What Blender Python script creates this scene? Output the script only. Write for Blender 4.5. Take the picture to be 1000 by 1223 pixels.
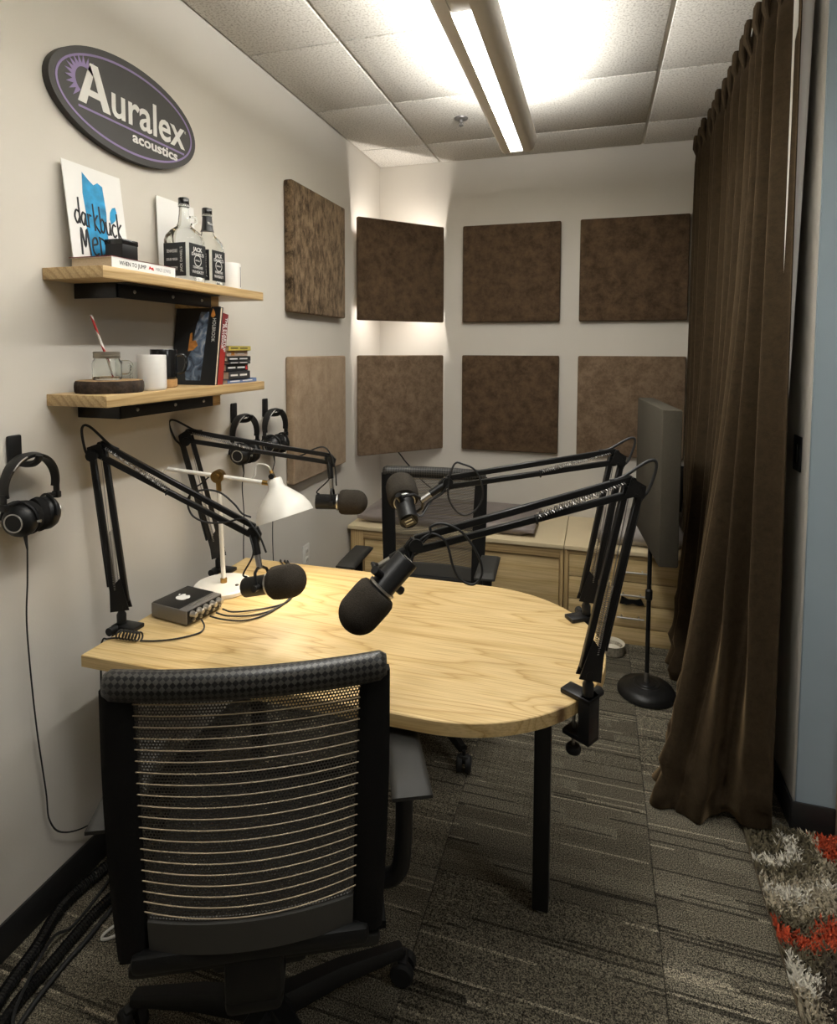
import bpy, bmesh, math, random
import numpy as np
from mathutils import Vector, Matrix

random.seed(7)
rng = np.random.default_rng(7)
for o in list(bpy.data.objects):
    bpy.data.objects.remove(o, do_unlink=True)
scene = bpy.context.scene
COL = scene.collection

# ------------------------------------------------------------------ camera
F_PX, YAW, PIT, ROL, PPY = 711.98, 0.2897, -0.0606, 0.0029, 460.6
CAM_H = 1.54
cd = bpy.data.cameras.new('camera')
cam = bpy.data.objects.new('camera', cd)
COL.objects.link(cam)
cd.sensor_fit = 'HORIZONTAL'
cd.sensor_width = 36.0
cd.lens = F_PX / 1000 * 36.0
cd.shift_y = -(611.5 - PPY) / 1000
cd.clip_start = 0.02
_f = Vector((-math.sin(YAW) * math.cos(PIT), math.cos(YAW) * math.cos(PIT), math.sin(PIT)))
_r = Vector((math.cos(YAW), math.sin(YAW), 0))
_u = _r.cross(_f)
_r2 = _r * math.cos(ROL) + _u * math.sin(ROL)
_u2 = _r2.cross(_f)
_m = Matrix((_r2, _u2, -_f)).transposed().to_4x4()
_m.translation = (0, 0, CAM_H)
cam.matrix_world = _m
scene.camera = cam

# ------------------------------------------------------------------ world, exposure
w = bpy.data.worlds.new('world')
scene.world = w
w.use_nodes = True
w.node_tree.nodes['Background'].inputs[0].default_value = (0.9, 0.95, 1.0, 1)
w.node_tree.nodes['Background'].inputs[1].default_value = 0.15
scene.view_settings.view_transform = 'Standard'
scene.view_settings.look = 'None'
scene.view_settings.exposure = 0.14
scene.view_settings.gamma = 1.0
scene.view_settings.use_curve_mapping = False
DOWN_W, UP_W, LENS_E = 14.5, 27.0, 7.0
LAMP_W, CORNER_W = 5.5, 2.2
FILL_W = 6.0

# ------------------------------------------------------------------ materials
def new_mat(name):
    m = bpy.data.materials.new(name)
    m.use_nodes = True
    nt = m.node_tree
    return m, nt, nt.nodes['Principled BSDF']

def N(nt, t, **kw):
    n = nt.nodes.new(t)
    for k, v in kw.items():
        if k.startswith('i_'):
            key = k[2:]
            n.inputs[int(key) if key.isdigit() else key].default_value = v
        else:
            setattr(n, k, v)
    return n

def ramp(nt, stops, interp='LINEAR'):
    n = nt.nodes.new('ShaderNodeValToRGB')
    n.color_ramp.interpolation = interp
    e = n.color_ramp.elements
    while len(e) < len(stops):
        e.new(0.5)
    for k, (p, c) in enumerate(stops):
        e[k].position = p
        e[k].color = (c[0], c[1], c[2], 1)
    return n

def coords(nt, kind='Object', scale=(1, 1, 1), rot=(0, 0, 0)):
    tc = nt.nodes.new('ShaderNodeTexCoord')
    mp = nt.nodes.new('ShaderNodeMapping')
    mp.inputs['Scale'].default_value = scale
    mp.inputs['Rotation'].default_value = rot
    nt.links.new(tc.outputs[kind], mp.inputs['Vector'])
    return mp.outputs['Vector']

def simple(name, col, rough=0.5, metal=0.0, var=0.0, vscale=30, bump=0.0, bscale=200, sheen=0.0, coat=0.0, spec=0.5):
    m, nt, b = new_mat(name)
    b.inputs['Base Color'].default_value = (*col, 1)
    b.inputs['Roughness'].default_value = rough
    b.inputs['Metallic'].default_value = metal
    b.inputs['Specular IOR Level'].default_value = spec
    b.inputs['Sheen Weight'].default_value = sheen
    b.inputs['Coat Weight'].default_value = coat
    v = None
    if var:
        v = coords(nt)
        n = N(nt, 'ShaderNodeTexNoise', i_Scale=vscale, i_Detail=4.0)
        nt.links.new(v, n.inputs['Vector'])
        r = ramp(nt, [(0.25, [c * (1 - var) for c in col]), (0.75, [min(1, c * (1 + var)) for c in col])])
        nt.links.new(n.outputs['Fac'], r.inputs['Fac'])
        nt.links.new(r.outputs['Color'], b.inputs['Base Color'])
    if bump:
        v = v or coords(nt)
        n2 = N(nt, 'ShaderNodeTexNoise', i_Scale=bscale, i_Detail=3.0)
        nt.links.new(v, n2.inputs['Vector'])
        bp = N(nt, 'ShaderNodeBump', i_Strength=bump, i_Distance=0.002)
        nt.links.new(n2.outputs['Fac'], bp.inputs['Height'])
        nt.links.new(bp.outputs['Normal'], b.inputs['Normal'])
    return m

def emit(name, col, strength):
    m, nt, b = new_mat(name)
    b.inputs['Base Color'].default_value = (*col, 1)
    b.inputs['Emission Color'].default_value = (*col, 1)
    b.inputs['Emission Strength'].default_value = strength
    return m

def glass(name, col=(0.95, 0.97, 0.95), rough=0.03):
    m, nt, b = new_mat(name)
    b.inputs['Base Color'].default_value = (*col, 1)
    b.inputs['Transmission Weight'].default_value = 1.0
    b.inputs['Roughness'].default_value = rough
    b.inputs['IOR'].default_value = 1.25
    return m

def wood(name, light, mid, dark, axis='X', freq=26.0, rough=0.38, knots=(), coat=0.0, amp_n=9.0, warp=(0.9, 5.0, 5.0)):
    """Growth-ring grain running along one axis, with optional knots."""
    m, nt, b = new_mat(name)
    tc = nt.nodes.new('ShaderNodeTexCoord')
    rot = {'X': (0, 0, 0), 'Y': (0, 0, math.pi / 2), 'Z': (0, math.pi / 2, 0)}[axis]
    mp = N(nt, 'ShaderNodeMapping')
    mp.inputs['Rotation'].default_value = rot
    nt.links.new(tc.outputs['Object'], mp.inputs['Vector'])
    mp2 = N(nt, 'ShaderNodeMapping')
    mp2.inputs['Scale'].default_value = warp
    nt.links.new(mp.outputs['Vector'], mp2.inputs['Vector'])
    n1 = N(nt, 'ShaderNodeTexNoise', i_Scale=1.0, i_Detail=3.0, i_Roughness=0.45)
    nt.links.new(mp2.outputs['Vector'], n1.inputs['Vector'])
    sep = N(nt, 'ShaderNodeSeparateXYZ')
    nt.links.new(mp.outputs['Vector'], sep.inputs[0])
    def math_(op, a, b_=None):
        n = N(nt, 'ShaderNodeMath', operation=op)
        for k, x in enumerate((a, b_)):
            if x is None:
                continue
            if isinstance(x, (int, float)):
                n.inputs[k].default_value = x
            else:
                nt.links.new(x, n.inputs[k])
        return n.outputs[0]
    ph = math_('ADD', math_('MULTIPLY', sep.outputs['Y'], freq), math_('MULTIPLY', sep.outputs['Z'], freq * 1.1))
    ph = math_('ADD', ph, math_('MULTIPLY', n1.outputs['Fac'], amp_n))
    dark_k = None
    for (kx, ky, s, amp) in knots:
        d = N(nt, 'ShaderNodeVectorMath', operation='SUBTRACT')
        nt.links.new(mp.outputs['Vector'], d.inputs[0])
        d.inputs[1].default_value = (kx, ky, 0)
        d2 = N(nt, 'ShaderNodeVectorMath', operation='MULTIPLY')
        nt.links.new(d.outputs[0], d2.inputs[0])
        d2.inputs[1].default_value = (0.45 / s, 1.0 / s, 0)
        ln = N(nt, 'ShaderNodeVectorMath', operation='LENGTH')
        nt.links.new(d2.outputs[0], ln.inputs[0])
        g = math_('EXPONENT', math_('MULTIPLY', math_('MULTIPLY', ln.outputs['Value'], ln.outputs['Value']), -1.0))
        ph = math_('ADD', ph, math_('MULTIPLY', g, amp))
        if amp > 3.2:
            g2 = math_('EXPONENT', math_('MULTIPLY', math_('MULTIPLY', ln.outputs['Value'], ln.outputs['Value']), -16.0))
            dark_k = g2 if dark_k is None else math_('MAXIMUM', dark_k, g2)
    fr = math_('FRACT', ph)
    r = ramp(nt, [(0.0, mid), (0.12, light), (0.55, light), (0.86, mid), (0.97, dark), (1.0, mid)])
    nt.links.new(fr, r.inputs['Fac'])
    mp3 = N(nt, 'ShaderNodeMapping')
    mp3.inputs['Scale'].default_value = (6.0, 260.0, 260.0)
    nt.links.new(mp.outputs['Vector'], mp3.inputs['Vector'])
    n2 = N(nt, 'ShaderNodeTexNoise', i_Scale=1.0, i_Detail=3.0)
    nt.links.new(mp3.outputs['Vector'], n2.inputs['Vector'])
    r2 = ramp(nt, [(0.3, (0.76, 0.73, 0.67)), (0.6, (1, 1, 1))])
    nt.links.new(n2.outputs['Fac'], r2.inputs['Fac'])
    mx = N(nt, 'ShaderNodeMix', data_type='RGBA', blend_type='MULTIPLY')
    mx.inputs['Factor'].default_value = 1.0
    nt.links.new(r.outputs['Color'], mx.inputs['A'])
    nt.links.new(r2.outputs['Color'], mx.inputs['B'])
    outc = mx.outputs['Result']
    if dark_k is not None:
        mk = N(nt, 'ShaderNodeMix', data_type='RGBA')
        nt.links.new(dark_k, mk.inputs['Factor'])
        nt.links.new(outc, mk.inputs['A'])
        mk.inputs['B'].default_value = (0.09, 0.04, 0.012, 1)
        outc = mk.outputs['Result']
    nt.links.new(outc, b.inputs['Base Color'])
    b.inputs['Roughness'].default_value = rough
    b.inputs['Coat Weight'].default_value = coat
    b.inputs['Coat Roughness'].default_value = 0.25
    bp = N(nt, 'ShaderNodeBump', i_Strength=0.12, i_Distance=0.001)
    nt.links.new(n2.outputs['Fac'], bp.inputs['Height'])
    nt.links.new(bp.outputs['Normal'], b.inputs['Normal'])
    return m

M = {}
M['wall'] = simple('wall_paint', (0.61, 0.575, 0.51), 0.75, var=0.03, vscale=1.5, bump=0.12, bscale=260)
M['wall_blue'] = simple('blue_paint', (0.32, 0.40, 0.45), 0.7, var=0.05, vscale=3, bump=0.12, bscale=260)
M['base_black'] = simple('rubber_baseboard', (0.018, 0.018, 0.018), 0.45)
M['tbar'] = simple('grid_metal', (0.62, 0.60, 0.55), 0.45)
M['fixture'] = simple('fixture_paint', (0.84, 0.79, 0.70), 0.4)
M['lens'] = emit('lit_lens', (0.93, 0.97, 1.0), LENS_E)
M['black_metal'] = simple('black_metal', (0.008, 0.008, 0.008), 0.38, spec=0.4)
M['black_plastic'] = simple('black_plastic', (0.009, 0.009, 0.009), 0.42, bump=0.06, bscale=500, spec=0.35)
M['black_gloss'] = simple('black_gloss', (0.01, 0.01, 0.01), 0.18)
M['black_rubber'] = simple('black_rubber', (0.011, 0.011, 0.011), 0.6)
M['grey_plastic'] = simple('charcoal_plastic', (0.022, 0.021, 0.018), 0.6, bump=0.08, bscale=600, spec=0.4)
M['panel_grey'] = simple('grey_back_panel', (0.055, 0.053, 0.048), 0.55, bump=0.1, bscale=700)
M['steel'] = simple('brushed_steel', (0.55, 0.54, 0.52), 0.32, 1.0)
M['silver'] = simple('silver_aluminium', (0.22, 0.21, 0.20), 0.45, 0.6)
M['spring'] = simple('spring_steel', (0.30, 0.29, 0.28), 0.4, 0.9)
M['brass'] = simple('aged_brass', (0.36, 0.22, 0.07), 0.35, 1.0)
M['lamp_white'] = simple('lamp_white', (0.78, 0.75, 0.68), 0.35)
M['white'] = simple('white_ceramic', (0.76, 0.74, 0.70), 0.3)
M['paper'] = simple('white_paper', (0.80, 0.79, 0.76), 0.8)
M['page'] = simple('page_edges', (0.55, 0.45, 0.32), 0.9, var=0.1, vscale=200)
M['foam'] = simple('mic_foam', (0.040, 0.034, 0.027), 0.95, spec=0.1, var=0.35, vscale=350, bump=0.9, bscale=500)
M['book_black'] = simple('book_black', (0.014, 0.015, 0.016), 0.4)
M['book_red'] = simple('book_red', (0.33, 0.025, 0.018), 0.45)
M['book_maroon'] = simple('book_maroon', (0.16, 0.014, 0.014), 0.45)
M['book_yellow'] = simple('book_yellow', (0.45, 0.36, 0.06), 0.5)
M['book_blue'] = simple('book_blue', (0.11, 0.17, 0.33), 0.5)
M['book_cream'] = simple('book_cream', (0.50, 0.36, 0.27), 0.5)
M['book_charcoal'] = simple('book_charcoal', (0.035, 0.035, 0.036), 0.5)
M['ink'] = simple('black_ink', (0.012, 0.012, 0.013), 0.6)
M['white_ink'] = simple('white_ink', (0.72, 0.71, 0.68), 0.6)
M['red_ink'] = simple('red_ink', (0.5, 0.03, 0.03), 0.6)
M['blue_ink'] = simple('blue_watercolour', (0.015, 0.24, 0.46), 0.7, var=0.55, vscale=28)
M['purple'] = simple('purple_print', (0.23, 0.17, 0.36), 0.5)
M['sign'] = simple('sign_black', (0.030, 0.028, 0.026), 0.55, var=0.25, vscale=6)
M['cork'] = simple('cork', (0.42, 0.24, 0.09), 0.7, var=0.2, vscale=120)
M['bark'] = simple('bark', (0.035, 0.022, 0.014), 0.95, var=0.8, vscale=60, bump=1.0, bscale=120)
M['glass'] = glass('clear_glass')
M['zinc'] = simple('jar_lid_zinc', (0.30, 0.27, 0.22), 0.4, 0.8)
M['cushion'] = simple('mauve_grey_leather', (0.22, 0.185, 0.17), 0.55, var=0.08, vscale=12, bump=0.2, bscale=300)
M['cushion_pale'] = simple('pale_grey_leather', (0.32, 0.29, 0.26), 0.55, var=0.08, vscale=12, bump=0.2, bscale=300)
M['black_fabric'] = simple('black_fabric', (0.009, 0.0085, 0.008), 0.85, bump=0.3, bscale=400, spec=0.15)
M['grey_fabric'] = simple('charcoal_green_fabric', (0.072, 0.064, 0.049), 0.95, spec=0.1, var=0.25, vscale=500, bump=0.4, bscale=700)
M['lining'] = simple('grey_curtain_lining', (0.70, 0.67, 0.62), 0.9, bump=0.1, bscale=500)
M['outlet'] = simple('outlet_white', (0.70, 0.68, 0.62), 0.4)
M['slot'] = simple('dark_slot', (0.02, 0.02, 0.02), 0.6)
M['bowl'] = simple('speckled_stoneware', (0.28, 0.25, 0.19), 0.5, var=0.5, vscale=90)
M['bowl_in'] = simple('cream_glaze', (0.62, 0.58, 0.48), 0.3)
M['door'] = simple('door_paint', (0.45, 0.42, 0.36), 0.5)
M['trim'] = simple('door_trim_tan', (0.40, 0.33, 0.24), 0.5)
M['bulb'] = emit('bulb', (1.0, 0.88, 0.68), 6.0)
M['led'] = emit('corner_tube', (1.0, 0.93, 0.84), 8.0)
M['cord_white'] = simple('white_cord', (0.5, 0.48, 0.43), 0.5)

LT, MD, DK = (0.64, 0.47, 0.225), (0.57, 0.40, 0.17), (0.46, 0.30, 0.11)
M['table_wood'] = wood('ash_tabletop', LT, MD, DK, 'X', 11.0, 0.55, amp_n=15.0, warp=(0.32, 6.0, 6.0),
                       knots=((0.57, -0.26, 0.05, 3.6), (0.30, 0.20, 0.13, 3.0), (-0.05, 0.10, 0.10, 2.2), (0.2, -0.18, 0.16, 2.6)), coat=0.0)
M['shelf_wood'] = wood('oak_shelf', (0.56, 0.40, 0.20), (0.46, 0.31, 0.14), (0.38, 0.245, 0.10), 'Y', 30.0, 0.45, amp_n=3.0)
M['bench_wood'] = wood('plywood_bench', (0.66, 0.50, 0.26), (0.60, 0.44, 0.215), (0.52, 0.365, 0.165), 'X', 14.0, 0.45, amp_n=2.5, warp=(0.6, 3, 3))
M['bench_trim'] = wood('bench_trim', (0.52, 0.37, 0.18), (0.43, 0.295, 0.13), (0.32, 0.20, 0.08), 'X', 60.0, 0.5, amp_n=3.0)
M['bench_stile'] = wood('bench_stile', (0.52, 0.37, 0.18), (0.43, 0.295, 0.13), (0.32, 0.20, 0.08), 'Z', 60.0, 0.5, amp_n=3.0)
M['bench_top'] = simple('bench_top_laminate', (0.70, 0.58, 0.37), 0.4, var=0.04, vscale=8)
M['slice_wood'] = simple('slice_wood', (0.33, 0.20, 0.09), 0.7, var=0.35, vscale=70)

def ceiling_tile_mat():
    m, nt, b = new_mat('mineral_fibre_tile')
    v = coords(nt)
    n = N(nt, 'ShaderNodeTexNoise', i_Scale=120.0, i_Detail=3.0, i_Roughness=0.7)
    nt.links.new(v, n.inputs['Vector'])
    r = ramp(nt, [(0.34, (0.36, 0.33, 0.28)), (0.50, (0.66, 0.635, 0.58)), (0.8, (0.74, 0.715, 0.66))])
    nt.links.new(n.outputs['Fac'], r.inputs['Fac'])
    nt.links.new(r.outputs['Color'], b.inputs['Base Color'])
    b.inputs['Roughness'].default_value = 0.95
    bp = N(nt, 'ShaderNodeBump', i_Strength=0.5, i_Distance=0.002)
    nt.links.new(n.outputs['Fac'], bp.inputs['Height'])
    nt.links.new(bp.outputs['Normal'], b.inputs['Normal'])
    return m
M['ceiling_tile'] = ceiling_tile_mat()

def carpet_mat():
    m, nt, b = new_mat('loop_pile_carpet')
    L = nt.links.new
    tc = nt.nodes.new('ShaderNodeTexCoord')
    oi = nt.nodes.new('ShaderNodeObjectInfo')
    off = N(nt, 'ShaderNodeVectorMath', operation='SCALE')
    off.inputs[0].default_value = (7.3, 11.7, 3.1)
    L(oi.outputs['Random'], off.inputs['Scale'])
    add = N(nt, 'ShaderNodeVectorMath', operation='ADD')
    L(tc.outputs['Object'], add.inputs[0])
    L(off.outputs[0], add.inputs[1])
    def noise(scale, sc=1.0, det=2.0, rough=0.5):
        mp = N(nt, 'ShaderNodeMapping')
        mp.inputs['Scale'].default_value = scale
        L(add.outputs[0], mp.inputs['Vector'])
        n = N(nt, 'ShaderNodeTexNoise', i_Scale=sc, i_Detail=det, i_Roughness=rough)
        L(mp.outputs['Vector'], n.inputs['Vector'])
        return n.outputs['Fac']
    sepc = nt.nodes.new('ShaderNodeSeparateXYZ')
    L(add.outputs[0], sepc.inputs[0])
    def mth(op, a, b_=None):
        n = N(nt, 'ShaderNodeMath', operation=op)
        for k, x in enumerate((a, b_)):
            if x is None:
                continue
            if isinstance(x, (int, float)):
                n.inputs[k].default_value = x
            else:
                L(x, n.inputs[k])
        return n.outputs[0]
    def cells(rows, per_m, seed):
        """one random value for each yarn run: rows across, runs of uneven length along."""
        row = mth('FLOOR', mth('MULTIPLY', sepc.outputs['Y'], rows))
        w1 = N(nt, 'ShaderNodeTexWhiteNoise', noise_dimensions='1D')
        L(mth('ADD', row, seed), w1.inputs['W'])
        col = mth('FLOOR', mth('ADD', mth('MULTIPLY', sepc.outputs['X'], per_m), mth('MULTIPLY', w1.outputs['Value'], 9.0)))
        w2 = N(nt, 'ShaderNodeTexWhiteNoise', noise_dimensions='2D')
        cb = N(nt, 'ShaderNodeCombineXYZ')
        L(col, cb.inputs[0])
        L(mth('ADD', row, seed * 3.0), cb.inputs[1])
        L(cb.outputs[0], w2.inputs['Vector'])
        return w2.outputs['Value']
    base = cells(22.0, 2.6, 3.7)
    r1 = ramp(nt, [(0.0, (0.094, 0.084, 0.064)), (0.5, (0.118, 0.106, 0.081)), (1.0, (0.150, 0.136, 0.105))])
    L(base, r1.inputs['Fac'])
    streak = cells(150.0, 1.9, 11.3)
    r2 = ramp(nt, [(0.925, (0, 0, 0)), (0.93, (1, 1, 1))])
    L(streak, r2.inputs['Fac'])
    mx = N(nt, 'ShaderNodeMix', data_type='RGBA')
    L(r2.outputs['Color'], mx.inputs['Factor'])
    L(r1.outputs['Color'], mx.inputs['A'])
    mx.inputs['B'].default_value = (0.24, 0.215, 0.165, 1)
    r3 = ramp(nt, [(0.075, (0.38, 0.38, 0.38)), (0.08, (1, 1, 1))])
    L(streak, r3.inputs['Fac'])
    mx2 = N(nt, 'ShaderNodeMix', data_type='RGBA', blend_type='MULTIPLY')
    mx2.inputs['Factor'].default_value = 1.0
    L(mx.outputs['Result'], mx2.inputs['A'])
    L(r3.outputs['Color'], mx2.inputs['B'])
    # woven block patches
    blk = noise((3.4, 5.0, 1), det=0.0)
    rb = ramp(nt, [(0.60, (0, 0, 0)), (0.62, (1, 1, 1))])
    L(blk, rb.inputs['Fac'])
    mpw = N(nt, 'ShaderNodeMapping')
    mpw.inputs['Scale'].default_value = (12, 30, 1)
    L(add.outputs[0], mpw.inputs['Vector'])
    br = N(nt, 'ShaderNodeTexBrick')
    br.inputs['Color1'].default_value = (0.16, 0.145, 0.11, 1)
    br.inputs['Color2'].default_value = (0.10, 0.09, 0.068, 1)
    br.inputs['Mortar'].default_value = (0.05, 0.043, 0.03, 1)
    br.inputs['Scale'].default_value = 1.0
    L(mpw.outputs['Vector'], br.inputs['Vector'])
    mx3 = N(nt, 'ShaderNodeMix', data_type='RGBA')
    fac = N(nt, 'ShaderNodeMath', operation='MULTIPLY')
    L(rb.outputs['Color'], fac.inputs[0])
    fac.inputs[1].default_value = 0.7
    L(fac.outputs[0], mx3.inputs['Factor'])
    L(mx2.outputs['Result'], mx3.inputs['A'])
    L(br.outputs['Color'], mx3.inputs['B'])
    pile = noise((1, 1, 1), sc=300.0, det=2.0, rough=0.8)
    r4 = ramp(nt, [(0.38, (0.12, 0.12, 0.12)), (0.5, (0.9, 0.9, 0.9)), (0.62, (2.4, 2.35, 2.2))])
    L(pile, r4.inputs['Fac'])
    mx4 = N(nt, 'ShaderNodeMix', data_type='RGBA', blend_type='MULTIPLY')
    mx4.inputs['Factor'].default_value = 1.0
    L(mx3.outputs['Result'], mx4.inputs['A'])
    L(r4.outputs['Color'], mx4.inputs['B'])
    hv = N(nt, 'ShaderNodeMapRange')
    hv.inputs['To Min'].default_value = 0.85
    hv.inputs['To Max'].default_value = 1.15
    L(oi.outputs['Random'], hv.inputs['Value'])
    hs = N(nt, 'ShaderNodeHueSaturation')
    L(mx4.outputs['Result'], hs.inputs['Color'])
    L(hv.outputs[0], hs.inputs['Value'])
    L(hs.outputs['Color'], b.inputs['Base Color'])
    b.inputs['Roughness'].default_value = 1.0
    b.inputs['Specular IOR Level'].default_value = 0.1
    bp = N(nt, 'ShaderNodeBump', i_Strength=0.8, i_Distance=0.003)
    L(pile, bp.inputs['Height'])
    L(bp.outputs['Normal'], b.inputs['Normal'])
    return m
M['carpet'] = carpet_mat()

def suede_mat(name, c0, c1, scale=9.0, stretch=(1, 1, 1), contrast=(0.35, 0.68)):
    m, nt, b = new_mat(name)
    L = nt.links.new
    tc = nt.nodes.new('ShaderNodeTexCoord')
    oi = nt.nodes.new('ShaderNodeObjectInfo')
    off = N(nt, 'ShaderNodeVectorMath', operation='SCALE')
    off.inputs[0].default_value = (9.3, 5.7, 13.1)
    L(oi.outputs['Random'], off.inputs['Scale'])
    add = N(nt, 'ShaderNodeVectorMath', operation='ADD')
    L(tc.outputs['Object'], add.inputs[0])
    L(off.outputs[0], add.inputs[1])
    mp = N(nt, 'ShaderNodeMapping')
    mp.inputs['Scale'].default_value = stretch
    L(add.outputs[0], mp.inputs['Vector'])
    n1 = N(nt, 'ShaderNodeTexNoise', i_Scale=scale, i_Detail=10.0, i_Roughness=0.78, i_Distortion=0.15)
    L(mp.outputs['Vector'], n1.inputs['Vector'])
    r = ramp(nt, [(contrast[0], c0), (contrast[1], c1)])
    L(n1.outputs['Fac'], r.inputs['Fac'])
    L(r.outputs['Color'], b.inputs['Base Color'])
    b.inputs['Roughness'].default_value = 0.95
    b.inputs['Specular IOR Level'].default_value = 0.15
    b.inputs['Sheen Weight'].default_value = 0.35
    b.inputs['Sheen Roughness'].default_value = 0.4
    b.inputs['Sheen Tint'].default_value = (0.9, 0.7, 0.5, 1)
    n2 = N(nt, 'ShaderNodeTexNoise', i_Scale=300.0, i_Detail=2.0)
    L(mp.outputs['Vector'], n2.inputs['Vector'])
    bp = N(nt, 'ShaderNodeBump', i_Strength=0.4, i_Distance=0.002)
    L(n2.outputs['Fac'], bp.inputs['Height'])
    L(bp.outputs['Normal'], b.inputs['Normal'])
    return m
M['suede'] = suede_mat('brown_microsuede', (0.045, 0.028, 0.016), (0.135, 0.088, 0.052), 14.0)
M['suede_lit'] = suede_mat('brown_microsuede_lit', (0.10, 0.066, 0.040), (0.245, 0.172, 0.112), 16.0)  # same suede, lightened where light falls on the lower panels
M['suede_mottled'] = suede_mat('mottled_microsuede', (0.035, 0.022, 0.012), (0.25, 0.175, 0.105), 17.0, (1, 1.5, 0.7), (0.40, 0.62))
M['suede_lit_strong'] = suede_mat('brown_microsuede_lit_strong', (0.22, 0.155, 0.10), (0.36, 0.27, 0.185), 12.0)  # same suede paler still, light on the low left panel painted in
M['velvet'] = suede_mat('brown_velvet', (0.026, 0.017, 0.009), (0.046, 0.031, 0.016), 40.0)
M['velvet'].node_tree.nodes['Principled BSDF'].inputs['Sheen Weight'].default_value = 0.30
M['velvet'].node_tree.nodes['Principled BSDF'].inputs['Sheen Tint'].default_value = (0.75, 0.52, 0.27, 1)

def net_mat():
    """Woven chair mesh: round holes through a black net, laid out in UV metres."""
    m, nt, b = new_mat('black_woven_net')
    L = nt.links.new
    tc = nt.nodes.new('ShaderNodeTexCoord')
    mp = N(nt, 'ShaderNodeMapping')
    mp.inputs['Scale'].default_value = (185.0, 185.0, 1)
    L(tc.outputs['UV'], mp.inputs['Vector'])
    sp = N(nt, 'ShaderNodeSeparateXYZ')
    L(mp.outputs['Vector'], sp.inputs[0])
    def mth(op, a, b_=None, c_=None):
        n = N(nt, 'ShaderNodeMath', operation=op)
        for k, x in enumerate((a, b_, c_)):
            if x is None:
                continue
            if isinstance(x, (int, float)):
                n.inputs[k].default_value = x
            else:
                L(x, n.inputs[k])
        return n.outputs[0]
    row = mth('FLOOR', sp.outputs['Y'])
    shift = mth('MULTIPLY', mth('FRACT', mth('MULTIPLY', row, 0.5)), 1.0)
    fx = mth('SUBTRACT', mth('FRACT', mth('ADD', sp.outputs['X'], shift)), 0.5)
    fy = mth('SUBTRACT', mth('FRACT', sp.outputs['Y']), 0.5)
    d = mth('SQRT', mth('ADD', mth('MULTIPLY', fx, fx), mth('MULTIPLY', fy, fy)))
    hole = mth('LESS_THAN', d, 0.32)
    tr = nt.nodes.new('ShaderNodeBsdfTransparent')
    ms = nt.nodes.new('ShaderNodeMixShader')
    L(hole, ms.inputs[0])
    L(b.outputs[0], ms.inputs[1])
    L(tr.outputs[0], ms.inputs[2])
    L(ms.outputs[0], nt.nodes['Material Output'].inputs['Surface'])
    b.inputs['Base Color'].default_value = (0.075, 0.068, 0.058, 1)
    b.inputs['Roughness'].default_value = 0.45
    return m
M['net'] = net_mat()
M['wire_tan'] = simple('tan_back_wire', (0.56, 0.45, 0.30), 0.4)

def roll_mat():
    m, nt, b = new_mat('black_diamond_weave')
    L = nt.links.new
    v = coords(nt, 'UV', (130, 130, 1), (0, 0, math.pi / 4))
    ck = N(nt, 'ShaderNodeTexChecker', i_Scale=1.0)
    ck.inputs['Color1'].default_value = (0.055, 0.052, 0.046, 1)
    ck.inputs['Color2'].default_value = (0.006, 0.006, 0.006, 1)
    L(v, ck.inputs['Vector'])
    L(ck.outputs['Color'], b.inputs['Base Color'])
    b.inputs['Roughness'].default_value = 0.4
    bp = N(nt, 'ShaderNodeBump', i_Strength=0.8, i_Distance=0.002)
    L(ck.outputs['Fac'], bp.inputs['Height'])
    L(bp.outputs['Normal'], b.inputs['Normal'])
    return m
M['roll'] = roll_mat()

def stripe_mat():
    m, nt, b = new_mat('red_white_straw')
    v = coords(nt, 'Object')
    wv = N(nt, 'ShaderNodeTexWave', i_Scale=14.0)
    wv.bands_direction = 'DIAGONAL'
    nt.links.new(v, wv.inputs['Vector'])
    r = ramp(nt, [(0.0, (0.75, 0.70, 0.64)), (0.5, (0.42, 0.03, 0.03))], 'CONSTANT')
    nt.links.new(wv.outputs['Fac'], r.inputs['Fac'])
    nt.links.new(r.outputs['Color'], b.inputs['Base Color'])
    return m
M['straw'] = stripe_mat()

def cover_mat():
    m, nt, b = new_mat('photo_cover')
    v = coords(nt, 'Object', (1, 1, 1))
    n = N(nt, 'ShaderNodeTexNoise', i_Scale=22.0, i_Detail=4.0, i_Distortion=1.5)
    nt.links.new(v, n.inputs['Vector'])
    r = ramp(nt, [(0.32, (0.02, 0.03, 0.05)), (0.5, (0.12, 0.17, 0.25)), (0.68, (0.42, 0.44, 0.47))])
    nt.links.new(n.outputs['Fac'], r.inputs['Fac'])
    nt.links.new(r.outputs['Color'], b.inputs['Base Color'])
    b.inputs['Roughness'].default_value = 0.5
    return m
M['cover'] = cover_mat()
M['orange'] = simple('orange_print', (0.55, 0.22, 0.04), 0.6, var=0.4, vscale=60)

def rug_mat():
    m, nt, b = new_mat('shag_yarn')
    at = nt.nodes.new('ShaderNodeVertexColor')
    at.layer_name = 'Col'
    nt.links.new(at.outputs['Color'], b.inputs['Base Color'])
    b.inputs['Roughness'].default_value = 0.9
    return m
M['rug'] = rug_mat()
M['rug_back'] = simple('rug_backing', (0.10, 0.075, 0.045), 0.95)

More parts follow.
